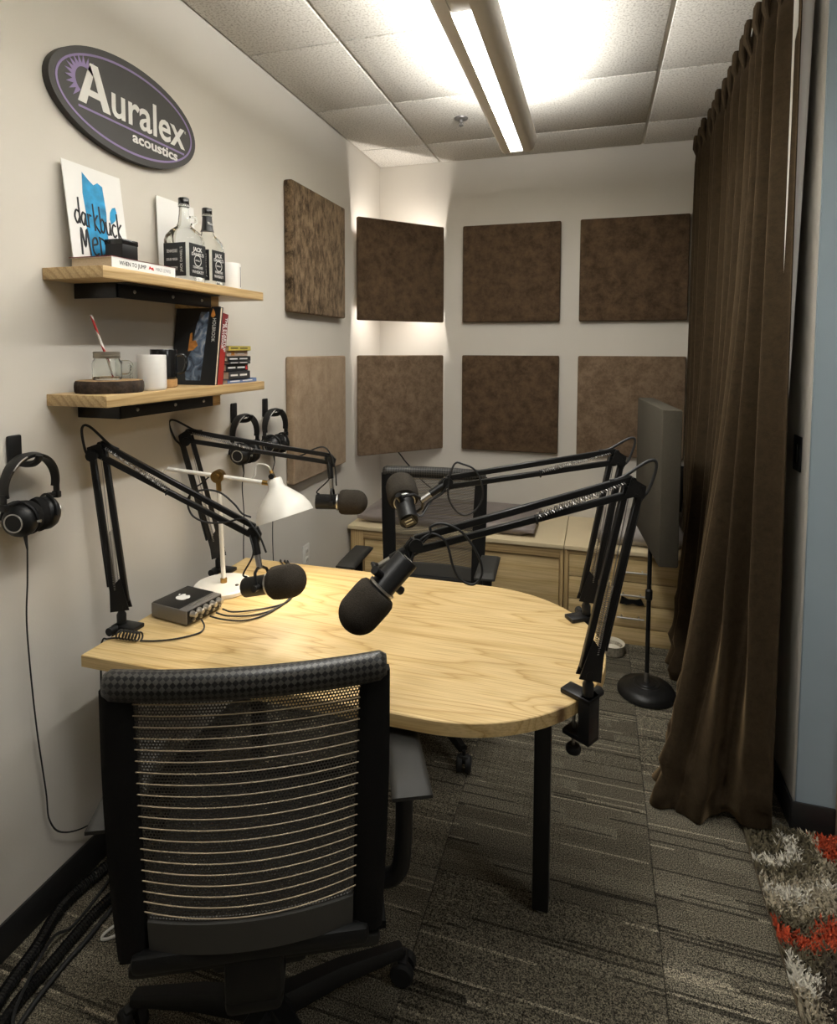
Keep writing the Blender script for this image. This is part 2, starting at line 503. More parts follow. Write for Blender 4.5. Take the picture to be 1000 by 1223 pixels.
# ------------------------------------------------------------------ mesh helpers
class MB:
    def __init__(s):
        s.v, s.f = [], []
        s.uv = None
    def add(s, vs, fs):
        b = len(s.v)
        s.v += [tuple(x) for x in vs]
        s.f += [tuple(i + b for i in f) for f in fs]
        return s
    def box(s, lo, hi, bev=0.0, mat=None, seg=2):
        bm = bmesh.new()
        bmesh.ops.create_cube(bm, size=1.0)
        c = [(a + b) / 2 for a, b in zip(lo, hi)]
        d = [abs(b - a) for a, b in zip(lo, hi)]
        for v in bm.verts:
            v.co = Vector((v.co.x * d[0] + c[0], v.co.y * d[1] + c[1], v.co.z * d[2] + c[2]))
        if bev:
            bmesh.ops.bevel(bm, geom=list(bm.edges), offset=min(bev, min(d) * 0.45), segments=seg, profile=0.5, affect='EDGES')
        if mat is not None:
            for v in bm.verts:
                v.co = mat @ v.co
        bm.verts.index_update()
        s.add([v.co[:] for v in bm.verts], [[v.index for v in f.verts] for f in bm.faces])
        bm.free()
        return s
    def cyl(s, p0, p1, r0, r1=None, seg=14, caps=True):
        r1 = r0 if r1 is None else r1
        return s.tube([p0, p1], [r0, r1], seg, caps)
    def tube(s, pts, r, seg=8, caps=True, closed=False):
        pts = [Vector(p) for p in pts]
        n = len(pts)
        rr = r if isinstance(r, (list, tuple)) else [r] * n
        tang = []
        for i in range(n):
            a = pts[(i - 1) % n] if (closed or i > 0) else pts[i]
            b = pts[(i + 1) % n] if (closed or i < n - 1) else pts[i]
            t = (b - a)
            tang.append(t.normalized() if t.length > 1e-9 else Vector((0, 0, 1)))
        up = Vector((0, 0, 1)) if abs(tang[0].z) < 0.9 else Vector((1, 0, 0))
        nrm = (up - tang[0] * up.dot(tang[0])).normalized()
        rings = []
        vs = []
        for i in range(n):
            t = tang[i]
            nrm = (nrm - t * nrm.dot(t))
            nrm = nrm.normalized() if nrm.length > 1e-6 else t.orthogonal().normalized()
            bn = t.cross(nrm)
            ring = []
            for k in range(seg):
                a = 2 * math.pi * k / seg
                ring.append(len(vs))
                vs.append(pts[i] + (nrm * math.cos(a) + bn * math.sin(a)) * rr[i])
            rings.append(ring)
        fs = []
        rng_ = range(n) if closed else range(n - 1)
        for i in rng_:
            a, b = rings[i], rings[(i + 1) % n]
            for k in range(seg):
                k2 = (k + 1) % seg
                fs.append((a[k], a[k2], b[k2], b[k]))
        if caps and not closed:
            fs.append(tuple(reversed(rings[0])))
            fs.append(tuple(rings[-1]))
        return s.add(vs, fs)
    def lathe(s, prof, seg=24, mat=None, close=False, cap=True):
        """profile of (radius, height) pairs turned about local Z."""
        vs, fs = [], []
        n = len(prof)
        for (r, z) in prof:
            for k in range(seg):
                a = 2 * math.pi * k / seg
                p = Vector((r * math.cos(a), r * math.sin(a), z))
                vs.append(mat @ p if mat is not None else p)
        for i in range(n - 1 + (1 if close else 0)):
            for k in range(seg):
                k2 = (k + 1) % seg
                i2 = (i + 1) % n
                fs.append((i * seg + k, i * seg + k2, i2 * seg + k2, i2 * seg + k))
        if not close and cap:
            if prof[0][0] > 1e-5:
                fs.append(tuple(reversed(range(seg))))
            if prof[-1][0] > 1e-5:
                fs.append(tuple((n - 1) * seg + k for k in range(seg)))
        return s.add(vs, fs)
    def prism(s, poly, h0, h1, mat=None):
        """2-D outline extruded from h0 to h1 along local Z."""
        n = len(poly)
        vs = [Vector((x, y, h0)) for x, y in poly] + [Vector((x, y, h1)) for x, y in poly]
        if mat is not None:
            vs = [mat @ v for v in vs]
        fs = [tuple(reversed(range(n))), tuple(range(n, 2 * n))]
        for k in range(n):
            k2 = (k + 1) % n
            fs.append((k, k2, n + k2, n + k))
        return s.add(vs, fs)
    def ring(s, c, ax, R, r, seg=28, tseg=8, a0=0, a1=2 * math.pi, sx=1, sy=1):
        X, Y = ax
        full = abs(a1 - a0 - 2 * math.pi) < 1e-6
        m = seg if full else seg + 1
        pts = [Vector(c) + X * (R * sx * math.cos(a0 + (a1 - a0) * k / seg)) + Y * (R * sy * math.sin(a0 + (a1 - a0) * k / seg)) for k in range(m)]
        return s.tube(pts, r, tseg, closed=full)

ORG = {}
def build(name, mb, mat, parent=None, smooth=True, angle=40, origin=None):
    """Link the collected shapes as ONE mesh object; vertices are given in the scene's metres."""
    if parent is not None:
        org = ORG[parent.name]
    else:
        if origin is None:
            a = np.array(mb.v)
            origin = ((a[:, 0].min() + a[:, 0].max()) / 2, (a[:, 1].min() + a[:, 1].max()) / 2, a[:, 2].min())
        org = Vector(origin)
    me = bpy.data.meshes.new(name)
    me.from_pydata([(v[0] - org[0], v[1] - org[1], v[2] - org[2]) for v in mb.v], [], mb.f)
    bm = bmesh.new()
    bm.from_mesh(me)
    bmesh.ops.recalc_face_normals(bm, faces=bm.faces)
    bm.to_mesh(me)
    bm.free()
    if mb.uv is not None:
        ul = me.uv_layers.new(name='UVMap')
        for lp in me.loops:
            ul.data[lp.index].uv = mb.uv[lp.vertex_index]
    if mat:
        me.materials.append(M[mat] if isinstance(mat, str) else mat)
    if smooth:
        me.polygons.foreach_set('use_smooth', [True] * len(me.polygons))
        me.set_sharp_from_angle(angle=math.radians(angle))
    me.update()
    o = bpy.data.objects.new(name, me)
    COL.objects.link(o)
    if parent is not None:
        o.parent = parent
    else:
        o.location = org
    ORG[o.name] = org
    return o

def tag(o, label, cat, group=None):
    o['label'] = label
    o['category'] = cat
    if group:
        o['group'] = group
    return o

def thing(name, label, cat, loc=(0, 0, 0), group=None):
    o = bpy.data.objects.new(name, None)
    o.empty_display_size = 0.05
    COL.objects.link(o)
    o.location = loc
    ORG[o.name] = Vector(loc)
    return tag(o, label, cat, group)

def struct(name, mb, mat, **kw):
    o = build(name, mb, mat, **kw)
    o['kind'] = 'structure'
    return o

def copy_tree(o, parent=None):
    c = o.copy()
    COL.objects.link(c)
    c.parent = parent
    ORG[c.name] = ORG[o.name]
    for ch in list(o.children):
        copy_tree(ch, c)
    return c

def frame(o, X, Y):
    X = Vector(X).normalized()
    Y = Vector(Y)
    Z = X.cross(Y).normalized()
    Y = Z.cross(X).normalized()
    m = Matrix((X, Y, Z)).transposed().to_4x4()
    m.translation = Vector(o)
    return m

def axis_frame(o, Z, hint=(0, 0, 1)):
    Z = Vector(Z).normalized()
    h = Vector(hint)
    if abs(Z.dot(h)) > 0.95:
        h = Vector((1, 0, 0))
    X = h.cross(Z).normalized()
    Y = Z.cross(X)
    m = Matrix((X, Y, Z)).transposed().to_4x4()
    m.translation = Vector(o)
    return m

def text_mb(s, size, mat, depth=0.0006, offset=0.0, sx=1.0, align='CENTER', shear=0.0, width=None):
    cu = bpy.data.curves.new('t', 'FONT')
    cu.body = s
    cu.size = size
    cu.extrude = depth / 2
    cu.offset = offset
    cu.align_x = align
    cu.align_y = 'CENTER'
    cu.shear = shear
    cu.resolution_u = 3
    ob = bpy.data.objects.new('t', cu)
    COL.objects.link(ob)
    bpy.context.view_layer.update()
    me = bpy.data.meshes.new_from_object(ob.evaluated_get(bpy.context.evaluated_depsgraph_get()))
    mb = MB()
    xs = [v.co.x for v in me.vertices]
    if width and xs:
        sx = width / (max(xs) - min(xs))
    mb.add([mat @ Vector((v.co.x * sx, v.co.y, v.co.z + depth / 2)) for v in me.vertices], [tuple(p.vertices) for p in me.polygons])
    bpy.data.objects.remove(ob)
    bpy.data.curves.remove(cu)
    bpy.data.meshes.remove(me)
    return mb

def bez(pts, n=8):
    """Catmull-Rom through points."""
    P = [Vector(p) for p in pts]
    P = [P[0] * 2 - P[1]] + P + [P[-1] * 2 - P[-2]]
    out = []
    for i in range(1, len(P) - 2):
        for k in range(n):
            t = k / n
            a, b, c, d = P[i - 1], P[i], P[i + 1], P[i + 2]
            out.append(0.5 * ((2 * b) + (c - a) * t + (2 * a - 5 * b + 4 * c - d) * t * t + (3 * b - a - 3 * c + d) * t ** 3))
    out.append(P[-2])
    return out

# ================================================================== SETTING
XL, YB, ZC = -1.405, 3.80, 2.75
XR, YR = 0.635, 2.10
XFAR, YNEAR = 2.9, -2.4
struct('wall_left', MB().box((XL - 0.12, YNEAR - 0.12, 0), (XL, YB + 0.12, ZC + 0.1)), 'wall')
struct('wall_back', MB().box((XL, YB, 0), (XR + 0.12, YB + 0.12, ZC + 0.1)), 'wall')
struct('wall_right', MB().box((XR, YR + 0.012, 0), (XR + 0.12, YB, ZC + 0.1), 0.006), 'wall')
wb = MB().box((XR + 0.008, YR, 0), (0.765, YR + 0.13, ZC + 0.1))
wb.box((1.70, YR, 0), (XFAR, YR + 0.13, ZC + 0.1)).box((0.765, YR, 2.1), (1.70, YR + 0.13, ZC + 0.1))
struct('wall_alcove', wb, 'wall_blue')
struct('wall_far_right', MB().box((XFAR, YNEAR, 0), (XFAR + 0.12, YR + 0.13, ZC + 0.1)), 'wall')
struct('wall_front', MB().box((XL, YNEAR - 0.12, 0), (XFAR + 0.12, YNEAR, ZC + 0.1)), 'wall')
struct('baseboard_left', MB().box((XL, YNEAR, 0), (XL + 0.008, YB, 0.098), 0.003), 'base_black')
bb = MB().box((XR - 0.006, YR - 0.008, 0), (0.752, YR, 0.098), 0.003).box((XR - 0.008, YR, 0), (XR, YB - 0.7, 0.098), 0.003)
struct('baseboard_right', bb, 'base_black')
struct('baseboard_back', MB().box((XL + 0.01, YB - 0.008, 0), (XR - 0.01, YB, 0.098), 0.003), 'base_black')
struct('trim_1', MB().box((0.752, YR - 0.018, 0), (0.83, YR + 0.05, 2.16), 0.004).box((1.64, YR - 0.018, 0), (1.72, YR + 0.05, 2.16), 0.004)
       .box((0.83, YR - 0.018, 2.09), (1.64, YR + 0.05, 2.16), 0.004), 'trim')
d1 = struct('door_1', MB().box((0.835, YR + 0.02, 0.01), (1.635, YR + 0.06, 2.085), 0.004), 'door')
dh = MB().cyl((0.90, YR + 0.02, 1.0), (0.90, YR - 0.03, 1.0), 0.012).tube([(0.90, YR - 0.03, 1.0), (0.95, YR - 0.035, 1.0), (1.01, YR - 0.03, 1.0)], 0.009)
build('door_handle', dh, 'steel', d1)

# floor: base slab plus individual carpet tiles
fl = struct('floor', MB().box((XL - 0.12, YNEAR - 0.12, -0.08), (XFAR + 0.12, YB + 0.12, -0.006)), 'base_black', origin=(0, 0, 0))
TS = 0.61
tile_me = None
ix0, iy0 = -1.03, 1.02      # one tile corner on the carpet grid
x_edges = [ix0 + TS * k for k in range(-1, 8)]
y_edges = [iy0 + TS * k for k in range(-6, 6)]
cache = {}
for i in range(len(x_edges) - 1):
    for j in range(len(y_edges) - 1):
        x0, x1 = max(x_edges[i], XL), min(x_edges[i + 1], XFAR)
        y0, y1 = max(y_edges[j], YNEAR), min(y_edges[j + 1], YB)
        if x1 - x0 < 0.02 or y1 - y0 < 0.02:
            continue
        key = (round(x1 - x0, 3), round(y1 - y0, 3))
        if key not in cache:
            a, b_ = key
            mb = MB().box((-a / 2 + 0.0006, -b_ / 2 + 0.0006, -0.006), (a / 2 - 0.0006, b_ / 2 - 0.0006, 0.0), 0.002, seg=1)
            o = build('carpet_tile', mb, 'carpet', fl)
            cache[key] = o.data
        else:
            o = bpy.data.objects.new('carpet_tile', cache[key])
            COL.objects.link(o)
            o.parent = fl
        o.location = ((x0 + x1) / 2, (y0 + y1) / 2, 0)

# ceiling: deck, T-bars, individual tiles
ce = struct('ceiling', MB().box((XL - 0.12, YNEAR - 0.12, ZC + 0.03), (XFAR + 0.12, YB + 0.12, ZC + 0.1)), 'tbar', origin=(0, 0, ZC))
GX, GY = -0.986, 2.226
mains = [GX + 1.22 * k for k in range(0, 4)]
cross = [GY + 0.61 * k for k in range(-8, 3)]
for x in mains:
    build('grid_bar', MB().box((x - 0.012, YNEAR, ZC + 0.004), (x + 0.012, YB, ZC + 0.02)), 'tbar', ce, smooth=False)
for y in cross:
    build('grid_bar', MB().box((XL, y - 0.012, ZC + 0.0045), (XFAR, y + 0.012, ZC + 0.0195)), 'tbar', ce, smooth=False)
build('wall_angle', MB().box((XL, YNEAR, ZC + 0.002), (XL + 0.014, YB, ZC + 0.012)).box((XL + 0.014, YB - 0.014, ZC + 0.002), (XR, YB, ZC + 0.012)), 'tbar', ce, smooth=False)
cache = {}
xe = [XL - 0.0] + mains + [XFAR]
ye = [YNEAR] + [c for c in cross if c > YNEAR + 0.05] + [YB]
for i in range(len(xe) - 1):
    for j in range(len(ye) - 1):
        a, b_ = xe[i + 1] - xe[i], ye[j + 1] - ye[j]
        key = (round(a, 3), round(b_, 3))
        if a < 0.05 or b_ < 0.05:
            continue
        if key not in cache:
            gx, gy = 0.0075, 0.0035
            mb = MB().box((-a / 2 + gx, -b_ / 2 + gy, ZC), (a / 2 - gx, b_ / 2 - gy, ZC + 0.02), 0.005, seg=2)
            o = build('ceiling_tile', mb, 'ceiling_tile', ce)
            cache[key] = o.data
        else:
            o = bpy.data.objects.new('ceiling_tile', cache[key])
            COL.objects.link(o)
            o.parent = ce
        o.location = ((xe[i] + xe[i + 1]) / 2, (ye[j] + ye[j + 1]) / 2, -0.008)

# wall switch by the alcove corner
sw = thing('wall_switch', 'dark wall switch plate on the beige wall behind the curtain edge', 'switch', (XR, 2.19, 1.15))
build('plate', MB().box((XR - 0.006, 2.155, 1.15), (XR, 2.225, 1.265), 0.003), 'black_plastic', sw)
build('rocker', MB().box((XR - 0.010, 2.175, 1.175), (XR - 0.005, 2.205, 1.24), 0.002), 'black_gloss', sw)

# wall outlet
ou = thing('wall_outlet', 'white duplex wall outlet low on the left wall', 'outlet', (XL, 2.70, 0.43))
build('cover_plate', MB().box((XL, 2.665, 0.43), (XL + 0.006, 2.735, 0.545), 0.003), 'outlet', ou)
for zc in (0.465, 0.51):
    r = build('receptacle', MB().box((XL + 0.005, 2.683, zc - 0.016), (XL + 0.009, 2.717, zc + 0.016), 0.004), 'outlet', ou)
    build('slot', MB().box((XL + 0.0085, 2.691, zc - 0.006), (XL + 0.0095, 2.694, zc + 0.008)).box((XL + 0.0085, 2.706, zc - 0.006), (XL + 0.0095, 2.709, zc + 0.008)), 'slot', r, smooth=False)

# ------------------------------------------------------------------ ceiling light
FX0, FX1, FZ = -0.428, -0.311, 2.45
FYE = 2.83
lt = thing('linear_light', 'long suspended linear ceiling light with a lit white lens', 'ceiling light', (-0.41, 1.5, FZ))
prof_l = [(FX0, FZ), (FX0 + 0.030, FZ), (FX0 + 0.030, FZ + 0.02), (FX0 + 0.004, FZ + 0.055), (FX0 - 0.03, FZ + 0.062), (FX0 - 0.03, FZ + 0.05), (FX0 - 0.014, FZ + 0.012)]
cxm = (FX0 + FX1) / 2
prof_r = [(2 * cxm - x, z) for x, z in reversed(prof_l)]
XZ = Matrix(((1, 0, 0, 0), (0, 0, 1, 0), (0, 1, 0, 0), (0, 0, 0, 1)))     # profile (x,z) -> extrude along y
for pr in (prof_l, prof_r):
    build('rail', MB().prism(pr, 0.30, FYE, XZ), 'fixture', lt, angle=50)
build('housing', MB().box((FX0 + 0.004, 0.30, FZ + 0.05), (FX1 - 0.004, FYE, FZ + 0.058)), 'fixture', lt)
for ye_ in (FYE - 0.012, 0.30):
    build('end_cap', MB().box((FX0 + 0.03, ye_, FZ + 0.002), (FX1 - 0.03, ye_ + 0.012, FZ + 0.05)), 'fixture', lt)
segs = [(1.64, 2.815), (0.33, 1.52)]
for a, b_ in segs:
    build('lens', MB().box((FX0 + 0.031, a, FZ + 0.010), (FX1 - 0.031, b_, FZ + 0.016)), 'lens', lt)
    build('uplight_lens', MB().box((FX0 + 0.012, a, FZ + 0.058), (FX1 - 0.012, b_, FZ + 0.062)), 'lens', lt)
for a in (1.52,):
    build('joint_cover', MB().box((FX0 + 0.030, a, FZ + 0.004), (FX1 - 0.030, a + 0.12, FZ + 0.05), 0.004), 'fixture', lt)
for y in (2.6, 1.58, 0.45):
    build('suspension_wire', MB().cyl((cxm, y, FZ + 0.05), (cxm, y, ZC), 0.0012, seg=6).lathe([(0.03, 0), (0.028, 0.008), (0.008, 0.012)], 14, Matrix.Translation((cxm, y, ZC - 0.012)) @ Matrix.Scale(1, 4)), 'steel', lt)
build('wire_hook', MB().tube(bez([(-0.30, 2.33, FZ + 0.05), (-0.285, 2.34, FZ + 0.09), (-0.266, 2.34, FZ + 0.105), (-0.246, 2.34, FZ + 0.085)], 5), 0.0016, 6), 'steel', lt)
for (a, b_) in segs:
    for nm, z, p, rx, wx in (('downlight', FZ + 0.008, DOWN_W, 0.0, 0.066), ('uplight', FZ + 0.066, UP_W, math.pi, 0.10)):
        ld = bpy.data.lights.new(nm, 'AREA')
        ld.shape = 'RECTANGLE'
        ld.size, ld.size_y = wx, (b_ - a) * 0.97
        ld.energy = p * (b_ - a) / 1.3
        ld.color = (1.0, 0.98, 0.935)
        lo = bpy.data.objects.new(nm, ld)
        COL.objects.link(lo)
        lo.parent = lt
        lo.rotation_euler = (rx, 0, 0)
        lo.location = Vector((cxm, (a + b_) / 2, z)) - lt.location

# panel light added out of view to brighten the rug and blue wall
tf = thing('added_fill_light', 'added unseen ceiling panel light brightening the shag rug and blue wall', 'ceiling light', (1.76, 0.70, ZC - 0.014))
build('frame', MB().box((1.46, 0.40, ZC - 0.014), (2.06, 1.0, ZC - 0.007), 0.002), 'tbar', tf)
build('diffuser', MB().box((1.485, 0.425, ZC - 0.0155), (2.035, 0.975, ZC - 0.0138)), 'lens', tf)
ld = bpy.data.lights.new('added_fill_glow', 'AREA')
ld.shape = 'SQUARE'
ld.size = 0.55
ld.energy = FILL_W
ld.color = (1.0, 0.98, 0.95)
lo = bpy.data.objects.new('added_fill_glow', ld)
COL.objects.link(lo)
lo.parent = tf
lo.location = (0, 0, -0.004)

# sprinkler
sp = thing('fire_sprinkler', 'small pendent fire sprinkler head under a ceiling tile', 'sprinkler', (-0.70, 3.11, ZC - 0.05))
T = Matrix.Translation((-0.70, 3.11, ZC - 0.008))
build('escutcheon', MB().lathe([(0.036, 0), (0.034, -0.006), (0.014, -0.010)], 20, T), 'silver', sp)
build('sprinkler_body', MB().lathe([(0.010, -0.008), (0.009, -0.022), (0.004, -0.026), (0.004, -0.036)], 12, T)
      .tube([(-0.70 - 0.009, 3.11, ZC - 0.03), (-0.70 - 0.010, 3.11, ZC - 0.038), (-0.70, 3.11, ZC - 0.045)], 0.002, 6)
      .tube([(-0.70 + 0.009, 3.11, ZC - 0.03), (-0.70 + 0.010, 3.11, ZC - 0.038), (-0.70, 3.11, ZC - 0.045)], 0.002, 6), 'silver', sp)
build('deflector', MB().lathe([(0.012, -0.037), (0.012, -0.039), (0.003, -0.040)], 12, T), 'silver', sp)

# ================================================================== ACOUSTIC PANELS
W = 0.61
ZU, ZL = 2.324, 1.504
def panel(name_lab, lo, hi, mat, rot=None):
    o = build('acoustic_panel', MB().box(lo, hi, 0.009, rot, seg=3), mat)
    return tag(o, name_lab, 'acoustic panel', 'square fabric acoustic panels on the walls')
panel('mottled dark brown square acoustic panel high on the left wall', (XL, 2.511, ZU - W), (XL + 0.045, 3.121, ZU), 'suede_mottled')
panel('brown square acoustic panel with painted-in light low on the left wall beside the headphones', (XL, 2.511, ZL - W), (XL + 0.045, 3.121, ZL), 'suede_lit_strong')
CL, CR = Vector((-1.362, 3.312, 0)), Vector((-0.950, 3.762, 0))
cdir = (CR - CL).normalized()
for z, lab, mt in ((ZU, 'dark brown square acoustic panel spanning the room corner, upper one', 'suede'), (ZL, 'brown square acoustic panel with painted-in light spanning the room corner, lower one', 'suede_lit')):
    Mx = frame(CL, cdir, (0, 0, 1))       # local z = cdir x up = towards the room
    L_ = (CR - CL).length
    panel(lab, (0, z - W, -0.03), (L_, z, 0.0), mt, Mx)
YP = YB - 0.036
panel('dark brown square acoustic panel high on the back wall next to the corner', (-0.831, YP, ZU - W), (-0.221, YB, ZU), 'suede')
panel('dark brown square acoustic panel low on the back wall above the far chair', (-0.831, YP, ZL - W), (-0.221, YB, ZL), 'suede')
panel('dark brown square acoustic panel high on the back wall next to the curtain', (-0.108, YP, ZU - W), (0.502, YB, ZU), 'suede')
panel('brown square acoustic panel with painted-in light low on the back wall behind the standing panel', (-0.108, YP, ZL - W), (0.502, YB, ZL), 'suede_lit')

# corner light hidden behind the upper corner panel, with its cord
cmid = (CL + CR) / 2
inn = Vector((-cdir.y, cdir.x, 0))
cl = thing('corner_light', 'strip light fixed behind the upper corner acoustic panel', 'light', (cmid.x, cmid.y, 1.80))
Mk_ = frame((cmid.x + inn.x * 0.0305, cmid.y + inn.y * 0.0305, 2.02), -cdir, (0, 0, 1))     # local z points into the corner
build('mounting_board', MB().box((-0.22, -0.20, 0.0), (0.22, 0.20, 0.004), 0.001, Mk_), 'white', cl)
for k, (zz, up_) in enumerate(((0.205, True), (-0.205, False))):
    sgn_ = 1 if up_ else -1
    build('led_bar', MB().box((-0.24, zz - 0.004, 0.0), (0.24, zz + 0.004, 0.016), 0.001, Mk_), 'white', cl)
    build('led_strip', MB().box((-0.235, zz + sgn_ * 0.004 - 0.0008, 0.002), (0.235, zz + sgn_ * 0.004 + 0.0008, 0.014), 0.0, Mk_), 'led', cl)
    ld = bpy.data.lights.new('corner_glow', 'AREA')
    ld.shape = 'RECTANGLE'
    ld.size, ld.size_y = 0.46, 0.010
    ld.energy = CORNER_W
    ld.color = (1.0, 0.93, 0.86)
    lo = bpy.data.objects.new('corner_glow', ld)
    COL.objects.link(lo)
    lo.parent = cl
    lo.matrix_local = Matrix.Translation(-cl.location) @ Mk_ @ Matrix.Translation((0, zz + sgn_ * 0.007, 0.008)) @ Matrix.Rotation(math.pi / 2 * sgn_, 4, 'X')
tag(build('power_cable', MB().tube(bez([(-1.26, 3.53, 1.30), (-1.225, 3.58, 0.95), (-1.18, 3.60, 0.85), (-1.12, 3.61, 0.78), (-1.06, 3.64, 0.70), (-1.02, 3.75, 0.62)], 6), 0.005, 6), 'black_rubber'), 'black power cord coming down from behind the lower corner panel', 'cable')

# ================================================================== BENCHES
BY, BZ = 3.225, 0.50
def bench_top(x0, x1, parent):
    build('top_board', MB().box((x0, BY - 0.012, BZ - 0.022), (x1, YB, BZ), 0.002), 'bench_top', parent)
SX = -0.145
b1 = thing('storage_bench', 'pale plywood storage bench with a recessed door under the grey seat pad', 'bench', (-0.77, 3.5, 0))
build('carcass', MB().box((XL + 0.012, BY + 0.03, 0.0), (SX - 0.002, YB - 0.01, BZ - 0.022)), 'bench_wood', b1)
bench_top(XL + 0.012, SX - 0.0015, b1)
build('top_rail', MB().box((-1.30, BY, 0.425), (SX - 0.022, BY + 0.03, BZ - 0.022), 0.002), 'bench_trim', b1)
build('stile', MB().box((XL + 0.03, BY, 0.0), (-1.30, BY + 0.03, BZ - 0.022), 0.002), 'bench_stile', b1)
build('stile', MB().box((SX - 0.022, BY, 0.0), (SX - 0.002, BY + 0.03, BZ - 0.022), 0.002), 'bench_stile', b1)
build('door_panel', MB().box((-1.295, BY + 0.012, 0.095), (SX - 0.026, BY + 0.03, 0.420), 0.002), 'bench_wood', b1)
build('plinth', MB().box((-1.30, BY + 0.008, 0.0), (SX - 0.022, BY + 0.03, 0.088), 0.002), 'bench_trim', b1)
b2 = thing('drawer_bench', 'pale plywood bench unit with three drawers and steel bar handles', 'bench', (0.22, 3.5, 0))
X1 = 0.475
build('carcass', MB().box((SX + 0.002, BY + 0.03, 0.0), (X1, YB - 0.01, BZ - 0.022)), 'bench_trim', b2)
bench_top(SX + 0.0015, X1, b2)
build('top_rail', MB().box((SX + 0.024, BY, 0.455), (X1, BY + 0.03, BZ - 0.022), 0.002), 'bench_trim', b2)
build('stile', MB().box((SX + 0.002, BY, 0.0), (SX + 0.024, BY + 0.03, BZ - 0.022), 0.002), 'bench_stile', b2)
build('plinth', MB().box((SX + 0.024, BY + 0.004, 0.0), (X1, BY + 0.03, 0.088), 0.002), 'bench_wood', b2)
for k in range(3):
    z0 = 0.092 + k * 0.121
    dr = build('drawer', MB().box((SX + 0.027, BY + 0.004, z0), (X1 - 0.004, BY + 0.03, z0 + 0.117), 0.0015), 'bench_wood', b2)
    zc = z0 + 0.060
    hx0, hx1 = 0.14 - 0.006 * (2 - k), 0.275 - 0.006 * (2 - k)
    hb = MB().cyl((hx0, BY - 0.028, zc), (hx1, BY - 0.028, zc), 0.005, seg=10)
    for hx in (hx0 + 0.025, hx1 - 0.025):
        hb.cyl((hx, BY - 0.028, zc), (hx, BY + 0.006, zc), 0.004, seg=8)
    build('handle', hb, 'steel', dr)
# black cloth strap on the middle handle
clo = MB()
poly = [(0.15, 0.276), (0.17, 0.268), (0.185, 0.262), (0.225, 0.264), (0.245, 0.272), (0.262, 0.240), (0.235, 0.236), (0.205, 0.244), (0.175, 0.234), (0.142, 0.238)]
poly = [(x, z - 0.014) for x, z in poly]
clo.prism(poly, BY - 0.022, BY - 0.012, XZ)
tag(build('hanging_cloth', clo, 'black_fabric'), 'small black cloth hanging from the middle drawer handle', 'cloth')

def pillow(lo, hi, bulge=0.02, n=14, mat=None, round_=0.22):
    """Soft upholstered slab: a subdivided box with rounded rim and crowned top."""
    mb = MB()
    cx, cy, cz = [(a + b) / 2 for a, b in zip(lo, hi)]
    hx, hy, hz = [(b - a) / 2 for a, b in zip(lo, hi)]
    vs, fs = [], []
    for side in (1, -1):
        base = len(vs)
        for i in range(n + 1):
            for j in range(n + 1):
                u, v = -1 + 2 * i / n, -1 + 2 * j / n
                d = max(abs(u), abs(v))
                h = max(0.0, 1 - max(0, (d - (1 - round_)) / round_) ** 2) ** 0.5 if d > 1 - round_ else 1.0
                bz = bulge * (1 - u * u) * (1 - v * v)
                p = Vector((cx + hx * u, cy + hy * v, cz + side * (hz * (0.25 + 0.75 * h) + (bz if side > 0 else 0))))
                vs.append(mat @ p if mat is not None else p)
        for i in range(n):
            for j in range(n):
                a = base + i * (n + 1) + j
                q = (a, a + 1, a + n + 2, a + n + 1)
                fs.append(q if side < 0 else tuple(reversed(q)))
    off = (n + 1) ** 2
    rim = [i * (n + 1) for i in range(n + 1)] + [n * (n + 1) + j for j in range(1, n + 1)] + [i * (n + 1) + n for i in range(n - 1, -1, -1)] + [j for j in range(n - 1, 0, -1)]
    for k in range(len(rim)):
        a, b = rim[k], rim[(k + 1) % len(rim)]
        fs.append((a, b, b + off, a + off))
    return mb.add(vs, fs)

tag(build('seat_pad', pillow((-1.36, 3.28, BZ), (-0.31, 3.74, BZ + 0.075), 0.012), 'cushion', angle=60), 'long mauve grey seat pad on the storage bench', 'cushion')
tag(build('seat_cushion', pillow((0.02, 3.27, BZ), (0.465, 3.72, BZ + 0.105), 0.02), 'cushion_pale', angle=60), 'pale grey leather cushion on the drawer bench', 'cushion')
Mp = frame((0.385, 3.66, BZ + 0.122), (0.94, -0.34, 0), (0.12, 0.25, 1))
tag(build('throw_pillow', pillow((-0.10, 0.0, -0.04), (0.10, 0.26, 0.04), 0.02, mat=Mp), 'black_fabric', angle=60), 'black throw pillow leaning on the pale cushion beside the curtain', 'pillow')

# bowl
T = Matrix.Translation((0.105, 3.115, 0.0))
bw = thing('pet_bowl', 'small round stoneware bowl on the carpet in front of the drawers', 'bowl', (0.105, 3.115, 0))
build('bowl_body', MB().lathe([(0.05, 0.0), (0.062, 0.004), (0.066, 0.02), (0.062, 0.045), (0.064, 0.052), (0.061, 0.0525), (0.055, 0.040), (0.040, 0.016), (0.0, 0.015)], 32, T), 'bowl', bw)
build('bowl_glaze', MB().lathe([(0.0, 0.018), (0.035, 0.018), (0.050, 0.026), (0.056, 0.046), (0.060, 0.0535), (0.0635, 0.0525)], 32, T, cap=False), 'bowl_in', bw)

